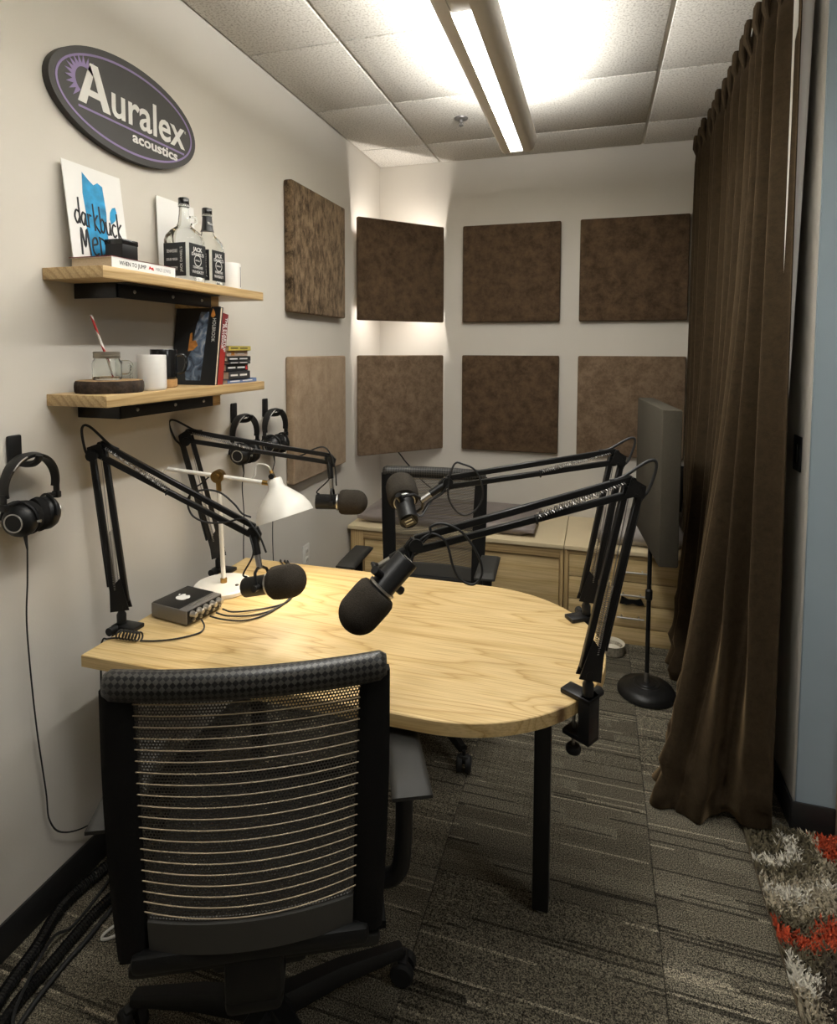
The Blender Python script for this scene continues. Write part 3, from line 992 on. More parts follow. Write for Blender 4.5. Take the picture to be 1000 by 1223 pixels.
# ================================================================== FREE-STANDING PANEL
st = thing('panel_stand', 'standing square charcoal acoustic panel on a black pole with a round base', 'acoustic panel', (0.245, 2.775, 0))
T = Matrix.Translation((0.245, 2.775, 0))
build('base', MB().lathe([(0.118, 0.0), (0.125, 0.006), (0.124, 0.018), (0.112, 0.034), (0.09, 0.043), (0.072, 0.045), (0.068, 0.048), (0.056, 0.048), (0.053, 0.051), (0.04, 0.051), (0.037, 0.054), (0.014, 0.056)], 40, T), 'black_plastic', st)
build('collar', MB().cyl((0.245, 2.775, 0.05), (0.245, 2.775, 0.10), 0.011), 'steel', st)
build('pole', MB().cyl((0.245, 2.775, 0.09), (0.245, 2.775, 1.2), 0.0095), 'black_metal', st)
build('height_clutch', MB().lathe([(0.010, 0.43), (0.015, 0.435), (0.015, 0.475), (0.010, 0.48)], 14, T), 'black_plastic', st)
pdir = Vector((0.052, -0.61, 0)).normalized()
Mp = frame((0.198, 3.085, 0.685), pdir, (0, 0, 1))       # local z = pdir x up -> -x side
build('panel', MB().box((0, 0, -0.075), (0.61, 0.625, 0.0), 0.008, Mp, seg=2), 'grey_fabric', st)

# ================================================================== CURTAIN
cu = thing('curtain', 'heavy dark brown velvet curtain with pinch pleats puddling on the floor', 'curtain', (0.45, 2.9, 0))
NS, NT = 420, 60
def resample(P, n):
    P = [Vector((p[0], p[1], 0)) for p in P]
    L = [0.0]
    for a, b in zip(P, P[1:]):
        L.append(L[-1] + (b - a).length)
    out = []
    k = 0
    for i in range(n):
        s = L[-1] * i / (n - 1)
        while k < len(L) - 2 and L[k + 1] < s:
            k += 1
        t = (s - L[k]) / max(1e-9, L[k + 1] - L[k])
        out.append(P[k].lerp(P[k + 1], min(1, max(0, t))))
    return out
def as2(P):
    return [(p[0], p[1], 0) for p in P]
top_plan = bez(as2([(0.540, 3.74), (0.540, 3.2), (0.540, 2.7), (0.540, 2.3), (0.553, 2.09)]), 20)
hem_plan = bez(as2([(0.545, 3.72), (0.545, 3.40), (0.525, 3.22), (0.385, 3.05), (0.420, 2.88), (0.430, 2.62), (0.370, 2.42), (0.225, 2.14), (0.285, 2.06), (0.42, 2.055), (0.555, 2.02)]), 12)
TP, HP = resample(top_plan, NS), resample(hem_plan, NS)
NPL = 14
phase = np.cumsum(np.concatenate([[0], 0.8 + 0.4 * rng.random(NPL + 3)]))
phase = phase / phase[NPL]
amps = 0.75 + 0.5 * rng.random(NPL + 4)
ZTOP, ZBOT = 2.70, 0.004
vs, uvs = [], []
for j in range(NT + 1):
    t = j / NT
    z = ZTOP + (ZBOT - ZTOP) * t
    fl_ = t ** 2.6
    for i in range(NS):
        s = i / (NS - 1)
        p = TP[i].lerp(HP[i], fl_)
        a = TP[max(0, i - 1)].lerp(HP[max(0, i - 1)], fl_)
        b = TP[min(NS - 1, i + 1)].lerp(HP[min(NS - 1, i + 1)], fl_)
        tg = (b - a).normalized()
        nr = Vector((tg.y, -tg.x, 0))          # towards the room (-x) when the plan runs to -y
        k = int(np.searchsorted(phase, s, side='right') - 1)
        k = min(max(k, 0), NPL)
        fr = (s - phase[k]) / (phase[k + 1] - phase[k])
        # pinched at the heading, open folds below, wider and softer at the hem
        sharp = 1.0 if t > 0.08 else 1.6
        wv = (0.5 - 0.5 * math.cos(2 * math.pi * fr)) ** sharp
        wv2 = math.sin(2 * math.pi * fr * 2 + k * 1.7) * 0.12
        A = (0.062 + 0.024 * min(1, t * 1.3)) * amps[k]
        if s > 0.62 and t > 0.72:
            A *= 1 - 0.5 * min(1, (s - 0.62) / 0.12) * ((t - 0.72) / 0.28)
        if t < 0.05:
            A *= 0.75 + 0.25 * (t / 0.05)
        edge = min(1, (1 - s) / 0.02, s / 0.01)
        d = (wv + wv2 - 0.5) * A * (0.35 + 0.65 * edge)
        # soft horizontal buckles where the cloth rests on the floor
        if t > 0.86:
            q = (t - 0.86) / 0.14
            d += 0.012 * math.sqrt(q) * math.sin(15 * q + 34 * s + 2 * math.sin(47 * s)) + 0.008 * q * math.sin(24 * q - 61 * s)
        q_ = p + nr * d
        zz = z
        if t < 0.035:
            zz = z + 0.02 * wv * (1 - t / 0.035)
        x_ = min(q_.x, 0.612)
        if s > 0.9 and t > 0.9:
            zz += 0.030 * min(1, (s - 0.9) / 0.05) * ((t - 0.9) / 0.1)
        vs.append((x_, q_.y, zz))
        uvs.append((s * 3.0, t * 2.7))
fs = []
for j in range(NT):
    for i in range(NS - 1):
        a = j * NS + i
        fs.append((a, a + 1, a + NS + 1, a + NS))
cm = MB().add(vs, fs)
cloth = build('cloth', cm, 'velvet', cu, angle=180)
sm = cloth.modifiers.new('thick', 'SOLIDIFY')
sm.thickness = 0.003
# pleat header tucks (stitched pinches at the heading)
for k in range(NPL):
    s = (phase[k] + phase[k + 1]) / 2
    i = min(NS - 1, int(s * (NS - 1)))
    p = TP[i]
    hd = MB()
    for e in (-0.014, 0.0, 0.014):
        hd.tube([(p.x - 0.030 * amps[k], p.y + e, 2.722), (p.x - 0.034 * amps[k], p.y + e * 0.9, 2.66), (p.x - 0.020, p.y + e * 0.2, 2.595)], [0.011, 0.010, 0.004], 8)
    build('pleat', hd, 'velvet', cu)
# lining turned back at the near edge
ln = MB()
vs, fs = [], []
nz = 40
for j in range(nz + 1):
    t = j / nz
    z = 2.70 + (0.85 - 2.70) * t
    w_ = 0.056 * (1 - t) ** 0.6 + 0.003
    x0 = 0.555
    y0 = 2.105
    for (dx, dy) in ((-0.004, 0.006), (w_ * 0.4, 0.008), (w_ * 0.8, 0.014), (w_, 0.030)):
        vs.append((x0 + dx, y0 + dy, z))
for j in range(nz):
    for i in range(3):
        a = j * 4 + i
        fs.append((a, a + 1, a + 5, a + 4))
ln.add(vs, fs)
lo_ = build('lining', ln, 'lining', cu, angle=180)
lo_.modifiers.new('thick', 'SOLIDIFY').thickness = 0.002
tr = thing('curtain_track', 'slim white ceiling track that carries the brown curtain', 'curtain track', (0.55, 2.9, ZC - 0.03))
build('track', MB().box((0.535, 2.06, ZC - 0.026), (0.565, 3.79, ZC - 0.008), 0.003), 'tbar', tr)
for k in range(NPL):
    s = (phase[k] + phase[k + 1]) / 2
    p = TP[min(NS - 1, int(s * (NS - 1)))]
    build('glider', MB().cyl((0.55, p.y, ZC - 0.05), (0.55, p.y, ZC - 0.024), 0.004, seg=8), 'tbar', tr)

# ================================================================== RUG
rg = thing('shag_rug', 'thick shag rug with white, red and olive swirls beside the curtain', 'rug', (1.4, 1.1, 0))
RX0, RX1, RY0, RY1 = 0.480, 2.2, 0.35, 2.065
build('backing', MB().box((RX0, RY0, 0.0), (RX1, RY1, 0.010), 0.003), 'rug_back', rg)
def rug_color(x, y):
    cols = {'w': (0.62, 0.58, 0.49), 'o': (0.115, 0.095, 0.055), 'r': (0.42, 0.055, 0.015), 'b': (0.36, 0.31, 0.22), 'd': (0.06, 0.045, 0.028)}
    out = np.zeros((len(x), 3))
    X = x - 0.48
    # swirling bands: distance to a set of arcs
    v = y + 0.05 * np.sin(X * 9.0 + 0.6) - 0.10 * X + 0.018 * np.sin(X * 31) + 0.012 * np.sin(y * 57)
    seq = [(2.2, 'o'), (1.885, 'o'), (1.845, 'w'), (1.775, 'b'), (1.745, 'o'), (1.685, 'r'), (1.645, 'o'), (1.56, 'w'), (1.50, 'b'), (1.42, 'o'), (1.34, 'r'), (1.28, 'o'), (1.20, 'w'), (1.12, 'o'), (1.05, 'b'), (0.98, 'r'), (0.90, 'o'), (0.80, 'w'), (0.70, 'o'), (0.62, 'r'), (0.50, 'o'), (0.3, 'w')]
    out[:] = cols['o']
    for (a, _), (b, c) in zip(seq, seq[1:]):
        m = (v <= a) & (v > b)
        out[m] = cols[c]
    # curls near the curtain
    for (cx, cy, R, wd, c, a0) in ((0.515, 1.985, 0.085, 0.018, 'w', 0), (0.52, 1.98, 0.165, 0.016, 'b', 0), (0.78, 2.02, 0.07, 0.035, 'r', 0), (0.76, 1.50, 0.20, 0.028, 'd', 0), (0.78, 1.48, 0.10, 0.03, 'r', 0), (1.2, 1.6, 0.2, 0.05, 'w', 0), (1.3, 1.2, 0.25, 0.06, 'r', 0)):
        d = np.hypot(x - cx, (y - cy) * 1.15)
        m = np.abs(d - R) < wd
        if R == 0.085:
            m &= (y < 2.03)
        out[m] = cols[c]
    return out
nvis, nrest = 34000, 22000
px = np.concatenate([RX0 + 0.004 + (1.0 - RX0) * rng.random(nvis), 0.95 + (RX1 - 0.96) * rng.random(nrest)])
py = np.concatenate([1.25 + (RY1 - 1.255) * rng.random(nvis), RY0 + 0.005 + (RY1 - RY0 - 0.01) * rng.random(nrest)])
extra = 14000
px = np.concatenate([px, RX0 + 0.004 + 0.52 * rng.random(extra)])
py = np.concatenate([py, RY0 + 0.005 + (0.92) * rng.random(extra)])
n = len(px)
colr = rug_color(px + 0.008 * rng.standard_normal(n), py + 0.008 * rng.standard_normal(n)) * (0.7 + 0.6 * rng.random((n, 1)))
ang = rng.random(n) * 2 * np.pi
lean = 0.006 + 0.016 * rng.random(n)
hh = 0.016 + 0.012 * rng.random(n)
wd = 0.0032 + 0.0016 * rng.random(n)
tx, ty = np.cos(ang), np.sin(ang)
V = np.zeros((n, 5, 3))
base = np.stack([px, py, np.full(n, 0.009)], 1)
sx_, sy_ = -ty * wd, tx * wd
V[:, 0] = base + np.stack([sx_, sy_, np.zeros(n)], 1)
V[:, 1] = base - np.stack([sx_, sy_, np.zeros(n)], 1)
mid = base + np.stack([tx * lean * 0.35, ty * lean * 0.35, hh * 0.6], 1)
V[:, 2] = mid - np.stack([sx_, sy_, np.zeros(n)], 1)
V[:, 3] = mid + np.stack([sx_, sy_, np.zeros(n)], 1)
V[:, 4] = base + np.stack([tx * lean, ty * lean, hh], 1)
V[..., 0] = np.clip(V[..., 0], RX0 - 0.004, RX1)
V[..., 1] = np.clip(V[..., 1], RY0, RY1 + 0.004)
org = ORG[rg.name]
V -= np.array(org[:])
ii = np.arange(n)[:, None] * 5
tri = np.concatenate([ii + np.array([[0, 1, 2]]), ii + np.array([[0, 2, 3]]), ii + np.array([[3, 2, 4]])], 1).reshape(-1)
me = bpy.data.meshes.new('pile')
me.vertices.add(n * 5)
me.vertices.foreach_set('co', V.reshape(-1))
nf = n * 3
me.loops.add(nf * 3)
me.loops.foreach_set('vertex_index', tri.astype(np.int32))
me.polygons.add(nf)
me.polygons.foreach_set('loop_start', np.arange(nf, dtype=np.int32) * 3)
me.polygons.foreach_set('loop_total', np.full(nf, 3, dtype=np.int32))
me.update(calc_edges=True)
ca = me.color_attributes.new('Col', 'FLOAT_COLOR', 'POINT')
cc = np.ones((n, 5, 4))
cc[..., :3] = colr[:, None, :]
ca.data.foreach_set('color', cc.reshape(-1))
me.materials.append(M['rug'])
pile = bpy.data.objects.new('pile', me)
COL.objects.link(pile)
pile.parent = rg
pile['kind'] = 'stuff'

# ================================================================== TABLE
TZ = 0.735
TX0, TCX, TCY, TR = -1.285, -0.345, 1.592, 0.385
tb = thing('studio_table', 'pale ash podcast table with one rounded end and black square legs', 'table', (-0.62, TCY, 0))
def table_outline(ins=0.0):
    pts = [(TX0 + ins, TCY - TR + ins), (TCX, TCY - TR + ins)]
    for k in range(1, 48):
        a = -math.pi / 2 + math.pi * k / 48
        pts.append((TCX + (TR - ins) * math.cos(a), TCY + (TR - ins) * math.sin(a)))
    pts += [(TCX, TCY + TR - ins), (TX0 + ins, TCY + TR - ins)]
    return pts
tm = MB()
A, B, C_ = table_outline(0), table_outline(0.002), table_outline(0)
n = len(A)
vs = [(x, y, TZ - 0.032) for x, y in A] + [(x, y, TZ - 0.002) for x, y in A] + [(x, y, TZ) for x, y in B]
fs = [tuple(reversed(range(n))), tuple(range(2 * n, 3 * n))]
for l in (0, 1):
    for k in range(n):
        k2 = (k + 1) % n
        fs.append((l * n + k, l * n + k2, (l + 1) * n + k2, (l + 1) * n + k))
tm.add(vs, fs)
build('tabletop', tm, 'table_wood', tb, angle=30)
for (lx, ly) in ((-0.118, 1.592), (-1.20, 1.265), (-1.20, 1.92)):
    lg = build('leg', MB().box((lx - 0.022, ly - 0.022, 0.008), (lx + 0.022, ly + 0.022, TZ - 0.036), 0.003), 'black_metal', tb)
    build('foot', MB().lathe([(0.016, 0), (0.018, 0.003), (0.016, 0.010)], 14, Matrix.Translation((lx, ly, 0))), 'steel', lg)
    build('mount_plate', MB().box((lx - 0.05, ly - 0.05, TZ - 0.037), (lx + 0.05, ly + 0.05, TZ - 0.032)), 'black_metal', lg)

# ================================================================== OFFICE CHAIRS
def make_chair(label):
    """Built facing +Y about the origin."""
    t = thing('office_chair', label, 'chair', (0, 0, 0), 'black mesh-back office chairs at the table')
    def P(name, mb, mat, par=None, **k):
        return build(name, mb, mat, par or t, **k)
    hub = P('base_hub', MB().lathe([(0.045, 0.075), (0.05, 0.085), (0.045, 0.125), (0.032, 0.135)], 20), 'black_plastic')
    for k in range(5):
        a = math.radians(20) + k * 2 * math.pi / 5
        d = Vector((math.cos(a), math.sin(a), 0))
        s = Vector((-d.y, d.x, 0))
        m = MB()
        pts = [d * 0.03 + Vector((0, 0, 0.112)), d * 0.16 + Vector((0, 0, 0.108)), d * 0.32 + Vector((0, 0, 0.082))]
        rings = []
        vs, fs = [], []
        for p, w_, h in zip(pts, (0.026, 0.022, 0.016), (0.024, 0.019, 0.012)):
            for (u, v) in ((-1, -0.8), (1, -0.8), (1, 0.3), (0.6, 1), (-0.6, 1), (-1, 0.3)):
                vs.append(p + s * (u * w_) + Vector((0, 0, v * h)))
        for i in range(2):
            for q in range(6):
                q2 = (q + 1) % 6
                fs.append((i * 6 + q, i * 6 + q2, (i + 1) * 6 + q2, (i + 1) * 6 + q))
        fs += [tuple(reversed(range(6))), tuple(range(12, 18))]
        m.add(vs, fs)
        lg = P('base_leg', m, 'black_plastic')
        c = d * 0.325
        cm_ = MB()
        ax = Vector((math.cos(a + 0.9), math.sin(a + 0.9), 0))
        for sgn in (-1, 1):
            Tm = axis_frame(c + ax * (sgn * 0.016) + Vector((0, 0, 0.029)), ax * sgn)
            cm_.lathe([(0.0, -0.010), (0.027, -0.010), (0.029, -0.006), (0.029, 0.006), (0.024, 0.011), (0.0, 0.012)], 20, Tm)
        cm_.cyl(c + Vector((0, 0, 0.03)), c + Vector((0, 0, 0.078)), 0.007, seg=8)
        cm_.box((-0.02, -0.012, 0.036), (0.02, 0.012, 0.062), 0.006, frame(c, ax, Vector((0, 0, 1)).cross(ax)))
        P('caster', cm_, 'black_rubber', lg)
    P('gas_column', MB().lathe([(0.028, 0.12), (0.028, 0.26), (0.018, 0.262), (0.018, 0.40)], 18), 'black_metal')
    P('tilt_mechanism', MB().box((-0.09, -0.17, 0.375), (0.09, 0.12, 0.425), 0.015), 'black_plastic')
    # seat
    sm_ = pillow((-0.235, -0.20, 0.435), (0.235, 0.26, 0.495), 0.012, 14, round_=0.35)
    P('seat', sm_, 'black_fabric', angle=60)
    P('seat_pan', MB().box((-0.225, -0.20, 0.42), (0.225, 0.24, 0.445), 0.01), 'grey_plastic')
    # backrest geometry: lateral u in [-1,1], height z in [.50, 1.0]
    def bp(u, z, off=0.0):
        h = (z - 0.46) / 0.54
        wdt = 0.197 + 0.016 * h
        y = -0.262 + 0.034 * u * u * (0.6 + 0.4 * (1 - h)) - 0.006 * math.sin(math.pi * h) + off
        return Vector((u * wdt, y, z))
    for sgn in (-1, 1):
        vs, fs = [], []
        nz = 16
        for i in range(nz + 1):
            z = 0.505 + (0.985 - 0.505) * i / nz
            p = bp(sgn, z)
            w0 = 0.025 + 0.004 * math.sin(math.pi * i / nz)
            for (du, dv) in ((-1, -0.5), (-0.5, -1), (0.5, -1), (1, -0.5), (1, 0.6), (0.4, 1), (-0.4, 1), (-1, 0.6)):
                vs.append(p + Vector((du * w0, dv * 0.016, 0)))
        for i in range(nz):
            for q in range(8):
                q2 = (q + 1) % 8
                fs.append((i * 8 + q, i * 8 + q2, (i + 1) * 8 + q2, (i + 1) * 8 + q))
        fs += [tuple(reversed(range(8))), tuple(range(nz * 8, nz * 8 + 8))]
        P('back_upright', MB().add(vs, fs), 'black_fabric', angle=60)
    # rolled top rail wrapped in woven net
    vs, fs, uv = [], [], []
    nu, nr_ = 40, 18
    for i in range(nu + 1):
        u = -1 + 2 * i / nu
        c = bp(u * 1.09, 0.990, -0.004)
        for q in range(nr_ + 1):
            a = 2 * math.pi * q / nr_
            e = 1.0 if abs(u) < 0.97 else 0.72
            vs.append(c + Vector((0, math.cos(a) * 0.021 * e, math.sin(a) * 0.026 * e)))
            uv.append((u * 0.23, a * 0.024))
    for i in range(nu):
        for q in range(nr_):
            a = i * (nr_ + 1) + q
            fs.append((a, a + 1, a + nr_ + 2, a + nr_ + 1))
    fs += [tuple(range(nr_ + 1)), tuple(nu * (nr_ + 1) + q for q in reversed(range(nr_ + 1)))]
    m = MB().add(vs, fs)
    m.uv = uv
    P('top_roll', m, 'roll', angle=70)
    # net
    vs, fs, uv = [], [], []
    nu, nz = 24, 30
    for i in range(nu + 1):
        for j in range(nz + 1):
            u = -0.9 + 1.8 * i / nu
            z = 0.575 + (0.975 - 0.575) * j / nz
            p = bp(u, z)
            vs.append(p)
            uv.append((p.x, p.z))
    for i in range(nu):
        for j in range(nz):
            a = i * (nz + 1) + j
            fs.append((a, a + 1, a + nz + 2, a + nz + 1))
    m = MB().add(vs, fs)
    m.uv = uv
    P('back_net', m, 'net', angle=180)
    for k in range(20):
        z = 0.594 + 0.0192 * k
        pts = [bp(-0.88 + 1.76 * i / 16, z - 0.010 * (1 - k / 20) * (1 - (-1 + 2 * i / 16) ** 2), -0.0035) for i in range(17)]
        P('back_wire', MB().tube(pts, 0.0011, 5), 'wire_tan')
    # lower cross panel
    vs, fs = [], []
    nu = 20
    for i in range(nu + 1):
        u = -0.86 + 1.72 * i / nu
        for (z, o_) in ((0.522, 0.0), (0.577, 0.0), (0.577, 0.016), (0.522, 0.016)):
            vs.append(bp(u, z, o_ - 0.006 - 0.0))
    for i in range(nu):
        for q in range(4):
            q2 = (q + 1) % 4
            fs.append((i * 4 + q, i * 4 + q2, (i + 1) * 4 + q2, (i + 1) * 4 + q))
    fs += [(0, 1, 2, 3), tuple(nu * 4 + q for q in (3, 2, 1, 0))]
    P('lower_panel', MB().add(vs, fs), 'panel_grey')
    m = MB()
    m.box((-0.200, -0.262, 0.490), (0.200, -0.232, 0.525), 0.012).box((-0.05, -0.255, 0.40), (0.05, -0.215, 0.50), 0.012).box((-0.05, -0.255, 0.385), (0.05, -0.12, 0.425), 0.012)
    P('back_carrier', m, 'black_plastic')
    for sgn in (-1, 1):
        m = MB()
        ao = 0.0 if sgn > 0 else 0.026
        pts = bez([(sgn * 0.10, -0.03, 0.40), (sgn * 0.22, -0.03, 0.40), (sgn * (0.272 - ao), -0.05, 0.425), (sgn * (0.285 - ao), -0.055, 0.50), (sgn * (0.288 - ao), -0.05, 0.66)], 6)
        m.tube(pts, [0.019] * len(pts), 10)
        P('arm_support', m, 'black_plastic')
        pad = pillow((sgn * (0.292 - ao) - 0.040, -0.150, 0.652), (sgn * (0.292 - ao) + 0.040, 0.105, 0.680), 0.004, 12, round_=0.3)
        P('arm_pad', pad, 'grey_plastic', angle=60)
    return t

chair = make_chair('black mesh-back office chair with its back to the open floor and tan back wires')
far = copy_tree(chair)
far['label'] = 'black mesh-back office chair behind the table facing it, in front of the benches'
chair.location = (-0.654, 1.075, 0)
chair.rotation_euler = (0, 0, math.radians(25))
for ch in far.children:
    if ch.name.startswith('base_leg'):
        ch.rotation_euler = (0, 0, math.radians(-33))
far.location = (-0.665, 2.285, 0)
far.rotation_euler = (0, 0, math.radians(184))

# ================================================================== WALL SIGN
SY, SZ, SA, SB = 1.553, 2.264, 0.297, 0.146
SXF = XL + 0.022
sg = thing('oval_sign', 'black oval wall sign with white lettering and a purple ring', 'sign', (XL, SY, SZ - SB))
YZX = frame((XL, SY, SZ), (0, 1, 0), (0, 0, 1))     # x -> +y, y -> +z, z -> into the room
def ell(a, b, n=72):
    return [(a * math.cos(2 * math.pi * k / n), b * math.sin(2 * math.pi * k / n)) for k in range(n)]
build('board', MB().prism(ell(SA, SB), 0.0, 0.022, YZX), 'sign', sg)
rn = MB()
a, b_ = ell(SA - 0.020, SB - 0.020), ell(SA - 0.0265, SB - 0.0265)
nn = len(a)
vs = [YZX @ Vector((x, y, 0.0221)) for x, y in a + b_] + [YZX @ Vector((x, y, 0.0230)) for x, y in a + b_]
fs = []
for k in range(nn):
    k2 = (k + 1) % nn
    fs += [(2 * nn + k, 2 * nn + k2, 3 * nn + k2, 3 * nn + k), (k, k2, 2 * nn + k2, 2 * nn + k), (nn + k, nn + k2, 3 * nn + k2, 3 * nn + k), (k, k2, nn + k2, nn + k)]
rn.add(vs, fs)
build('ring', rn, 'purple', sg)
Ma = frame((SXF, SY - 0.150, SZ - 0.040), (0, 1, 0), (0, 0, 1))
am = MB()
am.prism([(-0.056, 0.0), (-0.028, 0.0), (0.004, 0.100), (0.010, 0.118), (-0.012, 0.118)], 0.0, 0.0010, Ma)
am.prism([(0.032, 0.0), (0.060, 0.0), (0.016, 0.118), (-0.012, 0.118), (-0.004, 0.095)], 0.0, 0.0011, Ma)
am.prism([(-0.036, 0.026), (0.040, 0.026), (0.034, 0.044), (-0.030, 0.044)], 0.0, 0.0009, Ma)
build('lettering', am, 'white_ink', sg, smooth=False)
build('lettering', text_mb('uralex', 0.140, frame((SXF, SY + 0.072, SZ + 0.006), (0, 1, 0), (0, 0, 1)), 0.001, 0.0020, width=0.325), 'white_ink', sg, smooth=False)
build('underline', MB().box((SXF, SY - 0.205, SZ - 0.056), (SXF + 0.001, SY + 0.235, SZ - 0.050)), 'purple', sg, smooth=False)
build('lettering', text_mb('acoustics', 0.044, frame((SXF, SY + 0.098, SZ - 0.073), (0, 1, 0), (0, 0, 1)), 0.001, 0.0010, width=0.205), 'white_ink', sg, smooth=False)
build('trademark', text_mb('R', 0.012, frame((SXF, SY + 0.243, SZ + 0.022), (0, 1, 0), (0, 0, 1)), 0.001), 'white_ink', sg, smooth=False)
sb = MB()
ns = 26
inner, outer = [], []
for k in range(ns + 1):
    a = math.radians(40 + 200 * k / ns)
    ro = 0.068 if k % 2 else 0.044
    outer.append((ro * math.cos(a), ro * math.sin(a)))
    inner.append((0.033 * math.cos(a), 0.036 * math.sin(a)))
Mb = frame((SXF, SY - 0.180, SZ + 0.022), (0, 1, 0), (0, 0, 1))
for k in range(ns):
    sb.prism([inner[k], outer[k], outer[k + 1], inner[k + 1]], 0.0001, 0.0010, Mb)
build('sunburst', sb, 'purple', sg, smooth=False)

# ================================================================== SHELVES
def shelf(z, label):
    t = thing('wall_shelf', label, 'shelf', (XL, 1.62, z - 0.07), 'oak wall shelves')
    build('board', MB().box((XL, 1.236, z - 0.031), (-1.206, 1.998, z), 0.0015), 'shelf_wood', t)
    br = build('steel_bracket', MB().box((-1.262, 1.335, z - 0.073), (-1.257, 1.75, z - 0.031), 0.001).box((-1.262, 1.335, z - 0.035), (-1.222, 1.75, z - 0.031), 0.001).box((XL, 1.335, z - 0.073), (-1.257, 1.340, z - 0.031), 0.001), 'black_metal', t)
    for y in (1.40, 1.56, 1.70):
        build('screw', MB().lathe([(0.0, 0.003), (0.004, 0.0025), (0.0055, 0.0)], 10, axis_frame((-1.257, y, z - 0.052), (1, 0, 0))), 'steel', br)
    build('cleat', MB().box((XL, 1.752, z - 0.073), (-1.258, 1.795, z - 0.031), 0.002), 'shelf_wood', t)
    return t
ZS1, ZS2 = 1.752, 1.418
shelf(ZS1, 'oak wall shelf holding the bottles and the blue watercolour card')
shelf(ZS2, 'oak wall shelf holding the jar, mugs and upright books')

# --- blue watercolour card
cdn = thing('art_card', 'white card with a blue brush stroke and black hand lettering', 'card', (-1.37, 1.40, ZS1))
Mc = frame((-1.352, 1.29, ZS1 + 0.001), (0, 1, 0), (-0.12, 0.045, 1))
CW, CH = 0.205, 0.300
build('card', MB().box((0, 0, -0.002), (CW, CH, 0.0), 0.0, Mc), 'paper', cdn, smooth=False)
bl = [(0.055, 0.005), (0.075, 0.0), (0.10, 0.012), (0.125, 0.0), (0.135, 0.05), (0.130, 0.12), (0.136, 0.18), (0.132, 0.255), (0.115, 0.262), (0.10, 0.252), (0.085, 0.262), (0.064, 0.280), (0.058, 0.22), (0.062, 0.16), (0.055, 0.10), (0.060, 0.05)]
build('brush_stroke', MB().prism(bl, 0.0002, 0.0006, Mc), 'blue_ink', cdn, smooth=False)
bl2 = [(0.150, 0.15), (0.168, 0.165), (0.176, 0.19), (0.172, 0.205), (0.160, 0.20), (0.150, 0.185), (0.146, 0.165)]
build('brush_stroke', MB().prism(bl2, 0.0002, 0.0006, Mc), 'blue_ink', cdn, smooth=False)
GL = {'d': [[(0.7, 1.6), (0.65, 0.05)], [(0.65, 0.7), (0.3, 0.8), (0.05, 0.4), (0.3, 0.02), (0.62, 0.35)]],
      'a': [[(0.6, 0.7), (0.3, 0.8), (0.05, 0.4), (0.3, 0.02), (0.6, 0.5)], [(0.62, 0.78), (0.62, 0.1), (0.78, 0.0)]],
      'r': [[(0.1, 0.85), (0.12, 0)], [(0.12, 0.5), (0.3, 0.8), (0.55, 0.75)]],
      'k': [[(0.1, 1.6), (0.1, -0.05)], [(0.6, 0.95), (0.12, 0.45), (0.75, -0.15)]],
      'b': [[(0.1, 1.6), (0.1, 0)], [(0.1, 0.6), (0.4, 0.85), (0.65, 0.45), (0.4, 0), (0.1, 0.15)]],
      'u': [[(0.05, 0.8), (0.1, 0.1), (0.4, 0.05), (0.6, 0.5)], [(0.6, 0.8), (0.64, 0)]],
      'c': [[(0.6, 0.7), (0.3, 0.8), (0.05, 0.4), (0.3, 0), (0.6, 0.15)]],
      'M': [[(0, -0.1), (0.14, 1.5), (0.4, 0.4), (0.7, 1.5), (0.85, -0.1)]],
      'e': [[(0.1, 0.6), (0.6, 0.75), (0.5, 1.1), (0.15, 0.9), (0.1, 0.3), (0.35, 0.02), (0.65, 0.15)]],
      'D': [[(0.1, 1.2), (0.1, 0)], [(0, 1.2), (0.6, 1.0), (0.65, 0.3), (0.05, 0)]],
      'i': [[(0.2, 0.8), (0.2, 0)], [(0.2, 1.15), (0.22, 1.22)]]}
def scrawl(word, x, y, sx, sy, r, drop):
    mb = MB()
    for ch in word:
        for st_ in GL[ch]:
            pts = bez([(px * sx + x, py * sy + y, 0.0008) for px, py in st_], 5) if len(st_) > 2 else [Vector((px * sx + x, py * sy + y, 0.0008)) for px, py in st_]
            mb.tube([Mc @ p for p in pts], r, 5)
        x += sx * (1.05 if ch == 'M' else 0.82 if ch != 'i' else 0.5)
        y -= drop
    return mb
build('hand_lettering', scrawl('darkbuck', 0.020, 0.130, 0.0262, 0.046, 0.0026, 0.0026), 'ink', cdn)
build('hand_lettering', scrawl('MeDia', 0.032, 0.050, 0.034, 0.046, 0.0030, 0.001), 'ink', cdn)

# --- plain white card behind the bottles
tag(build('blank_card', MB().box((0, 0, -0.003), (0.19, 0.290, 0.0), 0.001, frame((-1.382, 1.655, ZS1), (0, 1, 0), (-0.03, 0, 1))), 'paper'), 'plain white card leaning on the wall behind the bottles', 'card')

